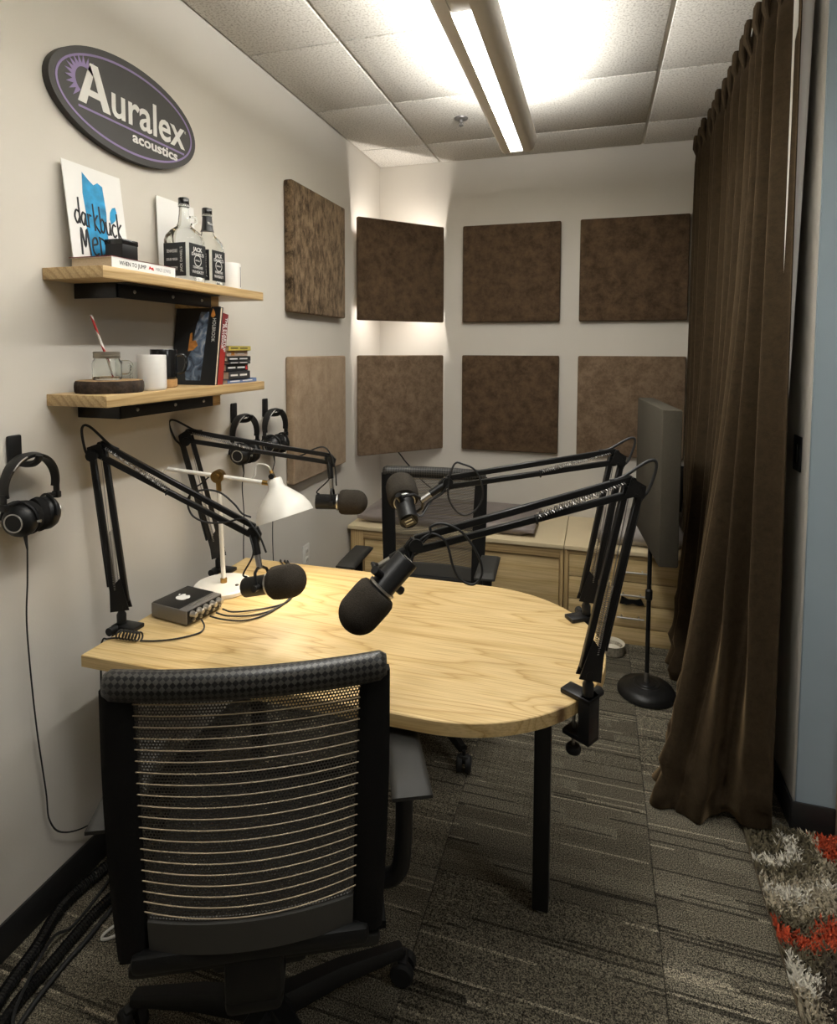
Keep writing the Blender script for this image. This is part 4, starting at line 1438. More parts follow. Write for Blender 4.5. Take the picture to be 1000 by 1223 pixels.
def book(name, label, lo, hi, cov, spine, cat='book', group=None, mat=None, t=0.002, origin=None):
    """Closed book: a cover wrapped round three sides and a page block. spine: which side (+x,-x,+y,-y) is bound; flat if thin in z, upright if thin in y."""
    lo, hi = Vector(lo), Vector(hi)
    T_ = mat if mat is not None else Matrix.Identity(4)
    c = T_ @ Vector(((lo.x + hi.x) / 2, (lo.y + hi.y) / 2, lo.z))
    th = thing(name, label, cat, c, group)
    thin = 2 if (hi.z - lo.z) < (hi.y - lo.y) else 1
    m = MB()
    l1, h1 = lo.copy(), hi.copy()
    h1[thin] = lo[thin] + t
    l2, h2 = lo.copy(), hi.copy()
    l2[thin] = hi[thin] - t
    m.box(l1, h1, 0.0004, mat, 1).box(l2, h2, 0.0004, mat, 1)
    ls, hs = lo.copy(), hi.copy()
    ax = 0 if spine[1] == 'x' else 1
    if spine[0] == '+':
        ls[ax] = hi[ax] - t
    else:
        hs[ax] = lo[ax] + t
    m.box(ls, hs, 0.0004, mat, 1)
    build('cover', m, cov, th)
    lp, hp = lo.copy(), hi.copy()
    for k in range(3):
        e = 0.003
        if k == thin:
            e = t * 0.9
        lp[k] += e
        hp[k] -= e
    if spine[0] == '+':
        hp[ax] = hi[ax] - t * 0.9
    else:
        lp[ax] = lo[ax] + t * 0.9
    build('page_block', MB().box(lp, hp, 0, mat), 'page', th)
    return th

# --- white hardback lying on the upper shelf
bk = book('hardback_book', 'white hardback book lying flat on the upper shelf under the small black box', (-1.352, 1.275, ZS1), (-1.215, 1.520, ZS1 + 0.029), 'paper', '+x')
build('back_board', MB().box((-1.354, 1.273, ZS1 + 0.0285), (-1.216, 1.522, ZS1 + 0.0305), 0.0004), 'book_maroon', bk)
Ms = frame((-1.2149, 1.350, ZS1 + 0.0145), (0, 1, 0), (0, 0, 1))
build('spine_title', text_mb('WHEN TO JUMP', 0.016, Ms, 0.0004, width=0.098), 'ink', bk, smooth=False)
Ms = frame((-1.2149, 1.468, ZS1 + 0.0145), (0, 1, 0), (0, 0, 1))
build('spine_author', text_mb('MIKE LEWIS', 0.014, Ms, 0.0004, width=0.062), simple('grey_ink', (0.4, 0.4, 0.4)), bk, smooth=False)
Ms = frame((-1.2149, 1.420, ZS1 + 0.0145), (0, 1, 0), (0, 0, 1))
build('spine_emblem', MB().prism([(-0.011, -0.004), (-0.004, -0.001), (0.004, -0.004), (0.010, -0.005), (0.006, 0.004), (0.0, 0.002), (-0.007, 0.006)], 0, 0.0005, Ms), 'red_ink', bk, smooth=False)

# --- small black box
bx_ = thing('small_box', 'small black box on the white hardback book', 'box', (-1.30, 1.40, ZS1 + 0.0305))
build('box_body', MB().box((-1.328, 1.370, ZS1 + 0.0305), (-1.268, 1.430, ZS1 + 0.090), 0.003), 'black_plastic', bx_)
build('box_lid', MB().box((-1.329, 1.369, ZS1 + 0.078), (-1.267, 1.431, ZS1 + 0.094), 0.003), 'black_gloss', bx_)

# --- bottles
def loft(cx, cy, z0, prof, seg=40, cap=True):
    """(half width, height, squareness) sections; squareness 2 = round, 8 = square."""
    vs, fs = [], []
    for (h, z, p) in prof:
        for k in range(seg):
            a = 2 * math.pi * k / seg
            c, s = math.cos(a), math.sin(a)
            r = h / ((abs(c) ** p + abs(s) ** p) ** (1 / p))
            vs.append((cx + r * c, cy + r * s, z0 + z))
    n_ = len(prof)
    for i in range(n_ - 1):
        for k in range(seg):
            k2 = (k + 1) % seg
            fs.append((i * seg + k, i * seg + k2, (i + 1) * seg + k2, (i + 1) * seg + k))
    if cap:
        fs += [tuple(reversed(range(seg))), tuple((n_ - 1) * seg + k for k in range(seg))]
    return MB().add(vs, fs)
def bottle(label, cx, cy, hw, H, neck_black):
    t = thing('whiskey_bottle', label, 'bottle', (cx, cy, ZS1), 'square glass bottles on the upper shelf')
    s = H / 0.27
    prof = [(hw * 0.9, 0, 7), (hw, 0.006, 7), (hw, 0.135 * s, 7), (hw * 0.96, 0.150 * s, 5), (hw * 0.80, 0.166 * s, 3), (hw * 0.50, 0.180 * s, 2), (0.019, 0.192 * s, 2), (0.0155, 0.22 * s, 2), (0.0145, 0.245 * s, 2)]
    build('glass_body', loft(cx, cy, ZS1, prof), 'glass', t, angle=60)
    Tn = Matrix.Translation((cx, cy, ZS1))
    build('neck_ring', MB().lathe([(0.0145, 0.240 * s), (0.0175, 0.242 * s), (0.0175, 0.250 * s), (0.0145, 0.252 * s)], 24, Tn), 'glass', t)
    build('cap', MB().lathe([(0.0165, 0.250 * s), (0.0170, 0.252 * s), (0.0170, 0.268 * s), (0.0155, 0.270 * s)], 24, Tn), 'black_gloss', t)
    if neck_black:
        build('neck_label', MB().lathe([(0.0225, 0.190 * s), (0.0195, 0.198 * s), (0.0170, 0.222 * s), (0.0160, 0.242 * s)], 24, Tn), 'book_black', t)
        build('neck_print', text_mb('No.7', 0.014, frame((cx + 0.0185, cy - 0.004, ZS1 + 0.215 * s), (0.2, 1, 0), (-0.2, 0, 1)), 0.001), 'white_ink', t, smooth=False)
    else:
        build('neck_handle', MB().tube(bez([(cx + 0.015, cy + 0.01, ZS1 + 0.212 * s), (cx + 0.02, cy + 0.030, ZS1 + 0.214 * s), (cx + 0.02, cy + 0.034, ZS1 + 0.198 * s), (cx + 0.016, cy + 0.016, ZS1 + 0.190 * s)], 5), 0.0035, 8), 'glass', t)
    zl0, zl1 = 0.018 * s, 0.122 * s
    for (o_, X, wd) in (((cx + hw, cy, 0), (0, 1, 0), hw * 1.72), ((cx, cy - hw, 0), (1, 0, 0), hw * 1.72)):
        Mf = frame((o_[0], o_[1], ZS1 + (zl0 + zl1) / 2), X, (0, 0, 1))
        hh_ = (zl1 - zl0) / 2
        lb = build('label', MB().box((-wd / 2, -hh_, 0.0002), (wd / 2, hh_, 0.0010), 0.0003, Mf, 1), 'book_black', t)
        q = lambda y: Mf @ Matrix.Translation((0, y, 0.0011))
        if X[1]:
            build('print', text_mb("JACK", 0.019, q(hh_ * 0.66), 0.0004, 0.0004, width=wd * 0.55), 'white_ink', lb, smooth=False)
            build('print', text_mb("DANIEL'S", 0.014, q(hh_ * 0.36), 0.0004, 0.0003, width=wd * 0.72), 'white_ink', lb, smooth=False)
            e = MB()
            e.ring(q(0.0) @ Vector((0, 0, 0)), (Mf.to_3x3() @ Vector((1, 0, 0)), Mf.to_3x3() @ Vector((0, 1, 0))), 0.017, 0.0012, 24, 5)
            build('emblem_ring', e, 'white_ink', lb)
            build('print', text_mb("Old No.7", 0.008, q(0.0), 0.0004, width=0.025), 'white_ink', lb, smooth=False)
            build('print', text_mb("TENNESSEE", 0.011, q(-hh_ * 0.42), 0.0004, width=wd * 0.6), 'white_ink', lb, smooth=False)
            build('print', text_mb("WHISKEY", 0.014, q(-hh_ * 0.70), 0.0004, width=wd * 0.7), 'white_ink', lb, smooth=False)
        else:
            Mv = lambda x, y: Mf @ Matrix.Translation((x, y, 0.0011)) @ Matrix.Rotation(math.pi / 2, 4, 'Z')
            build('print', text_mb("JACK DANIEL'S", 0.012, Mv(wd * 0.30, 0), 0.0004, width=hh_ * 1.5), 'white_ink', lb, smooth=False)
            build('print', text_mb("TENNESSEE", 0.014, q(hh_ * 0.5) @ Matrix.Translation((-wd * 0.12, 0, 0)), 0.0004, width=wd * 0.5), 'white_ink', lb, smooth=False)
            build('print', text_mb("SOUR MASH", 0.012, q(0) @ Matrix.Translation((-wd * 0.12, 0, 0)), 0.0004, width=wd * 0.5), 'white_ink', lb, smooth=False)
            build('print', text_mb("WHISKEY", 0.016, q(-hh_ * 0.55) @ Matrix.Translation((-wd * 0.12, 0, 0)), 0.0004, width=wd * 0.5), 'white_ink', lb, smooth=False)
    return t
bottle('clear square bottle with bare glass neck and black label beside the white book', -1.285, 1.655, 0.048, 0.272, False)
bottle('clear square bottle with black-wrapped neck and black label next to the mug', -1.285, 1.775, 0.042, 0.266, True)

def mug(label, cx, cy, z, r, h, mat, hdir, hmat=None, hr=0.005, group=None):
    t = thing('mug', label, 'mug', (cx, cy, z), group)
    T_ = Matrix.Translation((cx, cy, z))
    build('cup', MB().lathe([(r * 0.9, 0.0), (r * 0.97, 0.003), (r, 0.008), (r, h - 0.002), (r - 0.001, h), (r - 0.003, h - 0.001), (r - 0.004, 0.008), (0.0, 0.006)], 36, T_), mat, t)
    d = Vector((*hdir, 0)).normalized()
    c = Vector((cx, cy, z))
    pts = bez([c + d * (r - 0.002) + Vector((0, 0, h * 0.80)), c + d * (r + 0.020) + Vector((0, 0, h * 0.80)), c + d * (r + 0.027) + Vector((0, 0, h * 0.55)), c + d * (r + 0.018) + Vector((0, 0, h * 0.25)), c + d * (r - 0.002) + Vector((0, 0, h * 0.20))], 5)
    build('handle', MB().tube(pts, hr, 8), hmat or mat, t)
    return t
wm = mug('plain white mug beside the bottles at the end of the upper shelf', -1.29, 1.905, ZS1, 0.041, 0.098, 'white', (-0.9, 0.4))
build('printed_stripe', MB().box((-1.29 + 0.0404 * 0.962 - 0.0012, 1.905 + 0.0404 * 0.275 - 0.0012, ZS1 + 0.012), (-1.29 + 0.0404 * 0.962 + 0.0012, 1.905 + 0.0404 * 0.275 + 0.0012, ZS1 + 0.085)), 'ink', wm)
mug('plain white mug in front of the black mug on the lower shelf', -1.262, 1.467, ZS2, 0.040, 0.104, 'white', (-0.55, 0.85))
bm_ = mug('black mug with a cork base in front of the black book', -1.312, 1.578, ZS2 + 0.026, 0.040, 0.094, 'black_gloss', (0.85, 0.55))
build('cork_base', MB().lathe([(0.034, -0.026), (0.039, -0.023), (0.0395, 0.0), (0.030, 0.001)], 30, Matrix.Translation((-1.312, 1.578, ZS2 + 0.026))), 'cork', bm_)

# --- wood slice, jar, straw
ws = thing('wood_slice', 'round log slice with dark bark used as a tray', 'wood slice', (-1.305, 1.352, ZS2))
vs_b = []
seg = 64
pro = [(0.0, 0.0), (0.97, 0.0), (1.0, 0.006), (1.01, 0.018), (1.0, 0.029), (0.965, 0.034)]
m = MB()
rr = [0.084 * (1 + 0.03 * math.sin(3 * 2 * math.pi * k / seg + 1) + 0.015 * math.sin(11 * 2 * math.pi * k / seg)) + 0.0016 * rng.standard_normal() for k in range(seg)]
vs, fs = [], []
for (q, z) in pro[1:]:
    for k in range(seg):
        a = 2 * math.pi * k / seg
        vs.append((-1.305 + rr[k] * q * math.cos(a), 1.352 + rr[k] * q * math.sin(a), ZS2 + z))
for i in range(len(pro) - 2):
    for k in range(seg):
        k2 = (k + 1) % seg
        fs.append((i * seg + k, i * seg + k2, (i + 1) * seg + k2, (i + 1) * seg + k))
fs.append(tuple(reversed(range(seg))))
m.add(vs, fs)
build('bark', m, 'bark', ws, angle=60)
m = MB()
m.prism([(-1.305 + rr[k] * 0.968 * math.cos(2 * math.pi * k / seg), 1.352 + rr[k] * 0.968 * math.sin(2 * math.pi * k / seg)) for k in range(seg)], ZS2 + 0.028, ZS2 + 0.0345)
build('cut_face', m, 'slice_wood', ws)
JZ = ZS2 + 0.0348
jr = thing('mason_jar', 'small glass mason jar with metal lid standing on the wood slice', 'jar', (-1.308, 1.345, JZ))
Tj = Matrix.Translation((-1.308, 1.345, JZ))
build('glass_body', MB().lathe([(0.034, 0.0), (0.037, 0.003), (0.038, 0.010), (0.038, 0.045), (0.035, 0.054), (0.032, 0.058), (0.032, 0.064), (0.030, 0.064), (0.030, 0.056), (0.0355, 0.045), (0.0355, 0.010), (0.030, 0.005), (0, 0.005)], 36, Tj), 'glass', jr)
build('lid', MB().lathe([(0.033, 0.060), (0.0345, 0.062), (0.0345, 0.068), (0.0335, 0.069), (0.0345, 0.070), (0.0345, 0.077), (0.032, 0.079), (0.005, 0.079)], 36, Tj), 'zinc', jr)
build('handle', MB().tube(bez([(-1.290, 1.380, JZ + 0.050), (-1.282, 1.402, JZ + 0.048), (-1.280, 1.408, JZ + 0.030), (-1.284, 1.400, JZ + 0.014), (-1.291, 1.380, JZ + 0.012)], 5), 0.0045, 8), 'glass', jr)
tag(build('drinking_straw', MB().cyl((-1.300, 1.360, JZ + 0.008), (-1.318, 1.305, JZ + 0.178), 0.0032, seg=10), 'straw', origin=(-1.308, 1.345, JZ)), 'red and white striped paper straw standing in the mason jar', 'straw')
g2 = thing('glass_tumbler', 'small glass cup half hidden behind the white mug', 'glass', (-1.352, 1.470, ZS2))
Tg = Matrix.Translation((-1.352, 1.470, ZS2))
build('cup', MB().lathe([(0.026, 0.0), (0.028, 0.004), (0.030, 0.060), (0.031, 0.082), (0.0285, 0.082), (0.027, 0.010), (0, 0.008)], 28, Tg), 'glass', g2)
build('handle', MB().tube(bez([(-1.327, 1.450, ZS2 + 0.070), (-1.309, 1.435, ZS2 + 0.068), (-1.305, 1.431, ZS2 + 0.046), (-1.313, 1.439, ZS2 + 0.030), (-1.329, 1.452, ZS2 + 0.024)], 5), 0.004, 8), 'glass', g2)

# --- upright books, leaning to the stack
LEAN = Matrix.Translation((0, 1.712, ZS2)) @ Matrix.Rotation(math.radians(-9.0), 4, 'X') @ Matrix.Translation((0, -1.712, -ZS2))
zb = ZS2 + 0.0005
bb_ = book('coffee_table_book', 'tall black picture book with a photo of blue denim on its cover', (-1.398, 1.712, zb), (-1.222, 1.727, zb + 0.268), 'book_black', '-x', mat=LEAN)
Mk = LEAN @ frame((-1.398, 1.712, zb), (1, 0, 0), (0, 0, 1))
build('cover_photo', MB().prism([(0.060, 0.015), (0.118, 0.015), (0.132, 0.250), (0.100, 0.250), (0.085, 0.20), (0.075, 0.12), (0.050, 0.07)], 0.0002, 0.0007, Mk), 'cover', bb_, smooth=False)
build('cover_print', MB().prism([(0.060, 0.115), (0.080, 0.118), (0.098, 0.135), (0.088, 0.152), (0.074, 0.150), (0.072, 0.180), (0.064, 0.175)], 0.0007, 0.0012, Mk), 'orange', bb_, smooth=False)
build('cover_print', MB().prism([(0.140, 0.235), (0.150, 0.230), (0.158, 0.238), (0.153, 0.252), (0.147, 0.262), (0.143, 0.25)], 0.0002, 0.0007, Mk), 'orange', bb_, smooth=False)
build('cover_title', text_mb('HOLBROOK', 0.019, Mk @ Matrix.Translation((0.155, 0.188, 0.0004)) @ Matrix.Rotation(-math.pi / 2, 4, 'Z'), 0.0004, width=0.080), 'white_ink', bb_, smooth=False)
rb_ = book('paperback_book', 'red book with white spine lettering leaning on the black picture book', (-1.395, 1.7285, zb), (-1.224, 1.7605, zb + 0.250), 'book_red', '+x', mat=LEAN)
Mk = LEAN @ frame((-1.224, 1.7445, zb), (0, 1, 0), (0, 0, 1))
build('spine_top', MB().box((-0.0162, 0.14, 0.0), (0.0162, 0.2503, 0.0006), 0, Mk), 'book_maroon', rb_, smooth=False)
build('spine_title', text_mb('THE STARTUP', 0.017, Mk @ Matrix.Translation((0.006, 0.178, 0.0008)) @ Matrix.Rotation(-math.pi / 2, 4, 'Z'), 0.0004, 0.0003, width=0.118), 'white_ink', rb_, smooth=False)
build('spine_title', text_mb('PLAYBOOK', 0.013, Mk @ Matrix.Translation((-0.007, 0.170, 0.0008)) @ Matrix.Rotation(-math.pi / 2, 4, 'Z'), 0.0004, 0.0003, width=0.085), 'white_ink', rb_, smooth=False)

# --- flat stack
z = ZS2
stack = [('book_blue', 0.015, 1.800, 1.985, 0.150, 'slim blue book at the bottom of the flat stack'),
         ('book_charcoal', 0.028, 1.802, 1.935, 0.150, 'thick charcoal book lying on the slim blue book'),
         ('book_black', 0.025, 1.802, 1.938, 0.145, 'thick black book with a red spine mark in the flat stack'),
         ('book_charcoal', 0.010, 1.804, 1.940, 0.140, 'very thin charcoal book in the flat stack'),
         ('book_black', 0.018, 1.802, 1.945, 0.140, 'black book with two blocks of white spine lettering'),
         ('book_cream', 0.020, 1.805, 1.935, 0.135, 'cream and orange paperback under the yellow book'),
         ('book_yellow', 0.017, 1.803, 1.940, 0.135, 'yellow paperback on top of the flat stack')]
for k, (mt, th_, y0, y1, dp, lab) in enumerate(stack):
    xf = -1.232 + 0.006 * math.sin(k * 2.3)
    b = book('stacked_book', lab, (xf - dp, y0, z), (xf, y1, z + th_ - 0.0004), mt, '+x', group='books stacked flat on the lower shelf', t=0.0016)
    Ms = frame((xf, (y0 + y1) / 2, z + th_ / 2), (0, 1, 0), (0, 0, 1))
    L_ = y1 - y0
    pr_m = {0: 'white_ink', 1: 'lining', 2: 'white_ink', 3: 'lining', 4: 'white_ink', 5: 'white_ink', 6: 'ink'}[k]
    for (u0, u1) in ((-0.42, -0.10), (0.0, 0.34)):
        h_ = th_ * 0.11
        build('spine_print', MB().box((L_ * u0, -h_, 0.0), (L_ * u1, h_, 0.0005), 0, Ms), pr_m, b, smooth=False)
    if k in (2, 5):
        build('spine_mark', MB().box((L_ * (0.38 if k == 2 else -0.30), -th_ * 0.35, 0.0), (L_ * (0.46 if k == 2 else -0.14), th_ * 0.35, 0.0006), 0, Ms), 'red_ink' if k == 2 else 'orange', b, smooth=False)
    z += th_

# ================================================================== HEADPHONES ON HOOKS
def headphones(label, hlabel, y, zt, yaw, cable):
    """Hung with the headband parallel to the left wall."""
    hk = thing('headphone_hook', hlabel, 'hook', (XL, y, zt - 0.05), 'black headphone hooks on the left wall')
    build('back_plate', MB().box((XL, y - 0.019, zt - 0.055), (XL + 0.010, y + 0.019, zt + 0.026), 0.005), 'black_plastic', hk)
    build('hook_arm', MB().tube(bez([(XL + 0.004, y, zt - 0.040), (XL + 0.035, y, zt - 0.045), (XL + 0.066, y, zt - 0.042), (XL + 0.082, y, zt - 0.032), (XL + 0.086, y, zt - 0.020)], 5), 0.0085, 8), 'black_plastic', hk)
    xc = XL + 0.055
    zc = zt - 0.028                  # underside of the band sits on the hook arm
    c = Vector((xc, y, zc))
    Rz = Matrix.Rotation(yaw, 4, 'Z')
    def W_(p):
        return c + Rz @ Vector(p)
    t = thing('headphones', label, 'headphones', (xc, y, zc - 0.19), 'black over-ear headphones hung on the left wall')
    R = 0.078
    vs, fs = [], []
    nb = 40
    for i in range(nb + 1):
        a = math.radians(-14) + math.radians(208) * i / nb
        mid_ = 0.5 - 0.5 * math.cos(2 * math.pi * i / nb)
        wd_ = 0.012 + 0.006 * mid_
        tk = 0.0045 + 0.0035 * mid_
        for (r_, w2) in ((R - tk, -wd_), (R - tk, wd_), (R, wd_ + 0.001), (R + tk * 0.5, 0), (R, -wd_ - 0.001)):
            vs.append(W_((w2, r_ * math.cos(a) * 0.93, r_ * math.sin(a) - R + 0.010)))
    for i in range(nb):
        for q in range(5):
            q2 = (q + 1) % 5
            fs.append((i * 5 + q, i * 5 + q2, (i + 1) * 5 + q2, (i + 1) * 5 + q))
    fs += [tuple(range(5)), tuple(nb * 5 + q for q in reversed(range(5)))]
    build('headband', MB().add(vs, fs), 'black_plastic', t, angle=50)
    build('band_print', MB().tube([W_((0.019, (R) * math.cos(math.radians(a)) * 0.93, R * math.sin(math.radians(a)) - R + 0.010)) for a in range(108, 148, 4)], 0.0022, 5), 'spring', t)
    for s in (-1, 1):
        # slider, yoke, cup: cup axis along the band's width direction, turned out a little
        sl = build('slider', MB().box((-0.009, -0.003, -0.110), (0.009, 0.003, -0.078), 0.002, Matrix.Translation(W_((0, s * 0.073, 0))) @ Rz), 'black_metal', t)
        build('slider_block', MB().box((-0.011, -0.006, -0.118), (0.011, 0.006, -0.100), 0.003, Matrix.Translation(W_((0, s * 0.073, 0))) @ Rz), 'black_plastic', sl)
        cc_ = W_((0.004, s * 0.030, -0.148))
        ax = (Rz @ Vector((0.25, s * 1.0, -0.05))).normalized()
        Mx_ = axis_frame(cc_, ax)
        cup = build('ear_cup', MB().lathe([(0.0, -0.006), (0.038, -0.006), (0.042, 0.0), (0.042, 0.010), (0.036, 0.022), (0.026, 0.028), (0.024, 0.030), (0.0, 0.030)], 32, Mx_), 'black_plastic', t)
        build('ear_pad', MB().lathe([(0.022, -0.020), (0.030, -0.027), (0.041, -0.024), (0.044, -0.014), (0.042, -0.005), (0.03, -0.004)], 32, Mx_), 'black_fabric', cup)
        build('badge_ring', MB().lathe([(0.0205, 0.0302), (0.0235, 0.0302), (0.0235, 0.0318), (0.0205, 0.0318)], 32, Mx_, close=True), 'steel', cup)
        yk = MB()
        Y_ = Mx_.to_3x3() @ Vector((0, 1, 0))
        X_ = Mx_.to_3x3() @ Vector((1, 0, 0))
        pts = [cc_ + ax * 0.008 + (X_ * math.cos(a) + Y_ * math.sin(a)) * 0.047 for a in [math.radians(d) for d in range(0, 181, 15)]]
        yk.tube(pts, 0.0035, 6)
        yk.tube([cc_ + ax * 0.008 + Y_ * 0.046, W_((0, s * 0.073, -0.108))], 0.005, 6)
        build('yoke', yk, 'black_plastic', t)
        build('pivot_screw', MB().cyl(cc_ + ax * 0.008 + X_ * 0.046, cc_ + ax * 0.008 + X_ * 0.053, 0.004, seg=8), 'steel', t)
    b0 = W_((0.02, -0.036, -0.190))
    build('strain_relief', MB().tube([b0 + Vector((0, 0, 0.008)), b0, b0 + Vector((0.002, 0.002, -0.030))], [0.005, 0.0045, 0.0022], 8), 'black_rubber', t)
    build('cable', MB().tube(bez([b0 + Vector((0.002, 0.002, -0.028))] + cable, 8), 0.0022, 6), 'black_rubber', t)
    return t
headphones('black over-ear headphones hanging alone beside the shelves, silver rings on the cups', 'black hook holding the headphones that hang alone', 1.135, 1.296, 0.0,
           [(-1.375, 1.137, 0.95), (-1.385, 1.139, 0.82), (-1.388, 1.156, 0.57), (-1.388, 1.178, 0.36), (-1.388, 1.186, 0.27), (-1.386, 1.225, 0.205), (-1.37, 1.31, 0.17), (-1.30, 1.42, 0.22), (-1.22, 1.50, 0.36)])
headphones('black over-ear headphones hanging beside the low brown panel, the pair nearer the shelves', 'black hook nearer the shelves of the two beside the low brown panel', 2.085, 1.296, -0.15,
           [(-1.37, 2.09, 0.98), (-1.37, 2.10, 0.86), (-1.375, 2.10, 0.70), (-1.37, 2.10, 0.50)])
headphones('black over-ear headphones hanging right next to the low brown acoustic panel', 'black hook right next to the low brown acoustic panel', 2.322, 1.296, -0.15,
           [(-1.37, 2.325, 0.98), (-1.37, 2.33, 0.86), (-1.375, 2.33, 0.70), (-1.37, 2.33, 0.50)])

# ================================================================== BOOM ARMS AND MICROPHONES
ARM_GRP, MIC_GRP = 'black boom arms clamped to the table', 'black broadcast microphones on the boom arms'
def boom_arm(label, edge, nrm, E, T, loop, knob_side=1):
    """edge: point on the table rim; nrm: outward; E: elbow; T: head of the upper arm."""
    n = Vector((*nrm, 0)).normalized()
    tg = Vector((-n.y, n.x, 0))
    e = Vector((*edge, 0))
    base = e + n * 0.016 + Vector((0, 0, 0.80))
    E, T = Vector(E), Vector(T)
    t = thing('boom_arm', label, 'microphone arm', (e.x, e.y, TZ), ARM_GRP)
    Mc_ = frame(e, n, tg)
    cl_ = MB()
    cl_.box((-0.045, -0.022, TZ + 0.0005), (0.034, 0.022, TZ + 0.013), 0.003, Mc_)
    cl_.box((0.004, -0.022, 0.642), (0.034, 0.022, TZ + 0.013), 0.003, Mc_)
    cl_.box((-0.038, -0.022, 0.640), (0.034, 0.022, 0.653), 0.003, Mc_)
    clamp = build('clamp', cl_, 'black_metal', t)
    sc = e - n * 0.020
    build('clamp_screw', MB().cyl(sc + Vector((0, 0, 0.600)), sc + Vector((0, 0, 0.695)), 0.004, seg=10).lathe([(0.0, 0.694), (0.013, 0.694), (0.013, 0.702), (0, 0.702)], 16, Matrix.Translation(sc)), 'steel', clamp)
    build('clamp_knob', MB().lathe([(0.0, 0.594), (0.016, 0.594), (0.018, 0.598), (0.018, 0.606), (0.014, 0.611), (0.0, 0.612)], 18, Matrix.Translation(sc)), 'black_plastic', clamp)
    kb = e + n * 0.018 + Vector((0, 0, TZ + 0.006))
    build('swivel_post', MB().lathe([(0.013, TZ + 0.012), (0.013, 0.775), (0.009, 0.782), (0.009, 0.800)], 16, Matrix.Translation(e + n * 0.016)), 'black_metal', t)
    build('locking_knob', MB().cyl(kb + tg * 0.020, kb + tg * 0.046, 0.011, 0.012, 14), 'black_plastic', t)
    d1 = (E - base).normalized()
    d2 = (T - E).normalized()
    h = Vector((d2.x, d2.y, 0)).normalized()
    s = Vector((-h.y, h.x, 0))                 # across the arm
    p1 = s.cross(d1).normalized()
    p2 = s.cross(d2).normalized()
    if p1.dot(h) < 0:
        p1 = -p1
    if p2.z < 0:
        p2 = -p2
    q = 0.0165
    # base yoke
    yk = MB()
    for sg_ in (-1, 1):
        pl = [base + p1 * 0.026 + Vector((0, 0, -0.012)), base - p1 * 0.026 + Vector((0, 0, -0.012)), base - p1 * 0.020 + d1 * 0.055, base + p1 * 0.012 + d1 * 0.085]
        vs = [x + s * (sg_ * 0.013) for x in pl] + [x + s * (sg_ * 0.010) for x in pl]
        yk.add(vs, [(0, 1, 2, 3), (7, 6, 5, 4), (0, 1, 5, 4), (1, 2, 6, 5), (2, 3, 7, 6), (3, 0, 4, 7)])
    yk.cyl(base - s * 0.014, base + s * 0.014, 0.010, seg=12)
    build('base_yoke', yk, 'black_metal', t)
    def bar(a, b):
        d = (b - a)
        L_ = d.length
        X = d.normalized()
        return MB().box((0, -0.0065, -0.0078), (L_, 0.0065, 0.0078), 0.0018, frame(a, X, s), 1)
    build('lower_bar', bar(base + p1 * q + d1 * 0.010, E + p1 * q - d1 * 0.004), 'black_metal', t)
    build('lower_bar', bar(base - p1 * q + d1 * 0.010, E - p1 * q - d1 * 0.004), 'black_metal', t)
    build('upper_bar', bar(E + p2 * q, T + p2 * (q * 0.8)), 'black_metal', t)
    build('upper_bar', bar(E - p2 * q, T - p2 * (q * 0.8)), 'black_metal', t)
    # springs: coils between the bars
    def coil(a, b, r, turns, wr):
        d = b - a
        X = d.normalized()
        U = X.orthogonal().normalized()
        V_ = X.cross(U)
        k = turns * 6
        return [a + d * (i / k) + (U * math.cos(i * math.pi / 3) + V_ * math.sin(i * math.pi / 3)) * r for i in range(k + 1)]
    L1, L2 = (E - base).length, (T - E).length
    for sg_ in (-1, 1):
        a0, b0 = base + d1 * 0.05 + s * (sg_ * 0.010) - p1 * 0.006, base + d1 * (L1 * 0.48) + s * (sg_ * 0.010)
        m = MB().tube(coil(a0, b0, 0.0036, 34, 0.001), 0.0012, 4)
        m.tube([b0, E - d1 * 0.03 + s * (sg_ * 0.008) + p1 * 0.008], 0.0012, 4)
        build('spring', m, 'spring', t)
        a0, b0 = E + d2 * 0.02 + p2 * 0.012 + s * (sg_ * 0.009), E + d2 * (L2 * 0.45) - p2 * 0.010 + s * (sg_ * 0.009)
        m = MB().tube(coil(a0, b0, 0.0036, 34, 0.001), 0.0012, 4)
        build('spring', m, 'spring', t)
    # elbow plates and knobs
    ep = MB()
    cor = [E + p2 * q * 1.35 + d2 * 0.004, E - p2 * q * 1.25 + d2 * 0.012, E + p1 * q * 1.1 - d1 * 0.022, E - p1 * q * 1.5 - d1 * 0.022, E - p1 * q * 1.4 + d1 * 0.006]
    cen = sum(cor, Vector()) / 5
    cor.sort(key=lambda v: math.atan2((v - cen).dot(Vector((0, 0, 1))), (v - cen).dot(h)))
    for sg_ in (-1, 1):
        vs = [x + s * (sg_ * 0.014) for x in cor] + [x + s * (sg_ * 0.0105) for x in cor]
        fs = [tuple(range(5)), tuple(reversed(range(5, 10)))] + [(k, (k + 1) % 5, 5 + (k + 1) % 5, 5 + k) for k in range(5)]
        ep.add(vs, fs)
    for c_ in (E + p2 * q, E - p1 * q):
        ep.cyl(c_ - s * 0.0155, c_ + s * 0.0155, 0.005, seg=10)
    build('elbow_bracket', ep, 'black_metal', t)
    kc = E - p2 * q * 1.1 + d2 * 0.004
    build('elbow_knob', MB().cyl(kc - s * 0.018, kc - s * 0.032, 0.0145, 0.0155, 20).cyl(kc - s * 0.018, kc + s * 0.018, 0.004, seg=8), 'black_plastic', t)
    # cable arc over the elbow
    out = (-(d2) * 0.8 + d1 * 0.6).normalized()
    a0 = E + p2 * q + d2 * 0.020 + p2 * 0.008
    b0 = E - p1 * q - d1 * 0.030 - p1 * 0.008
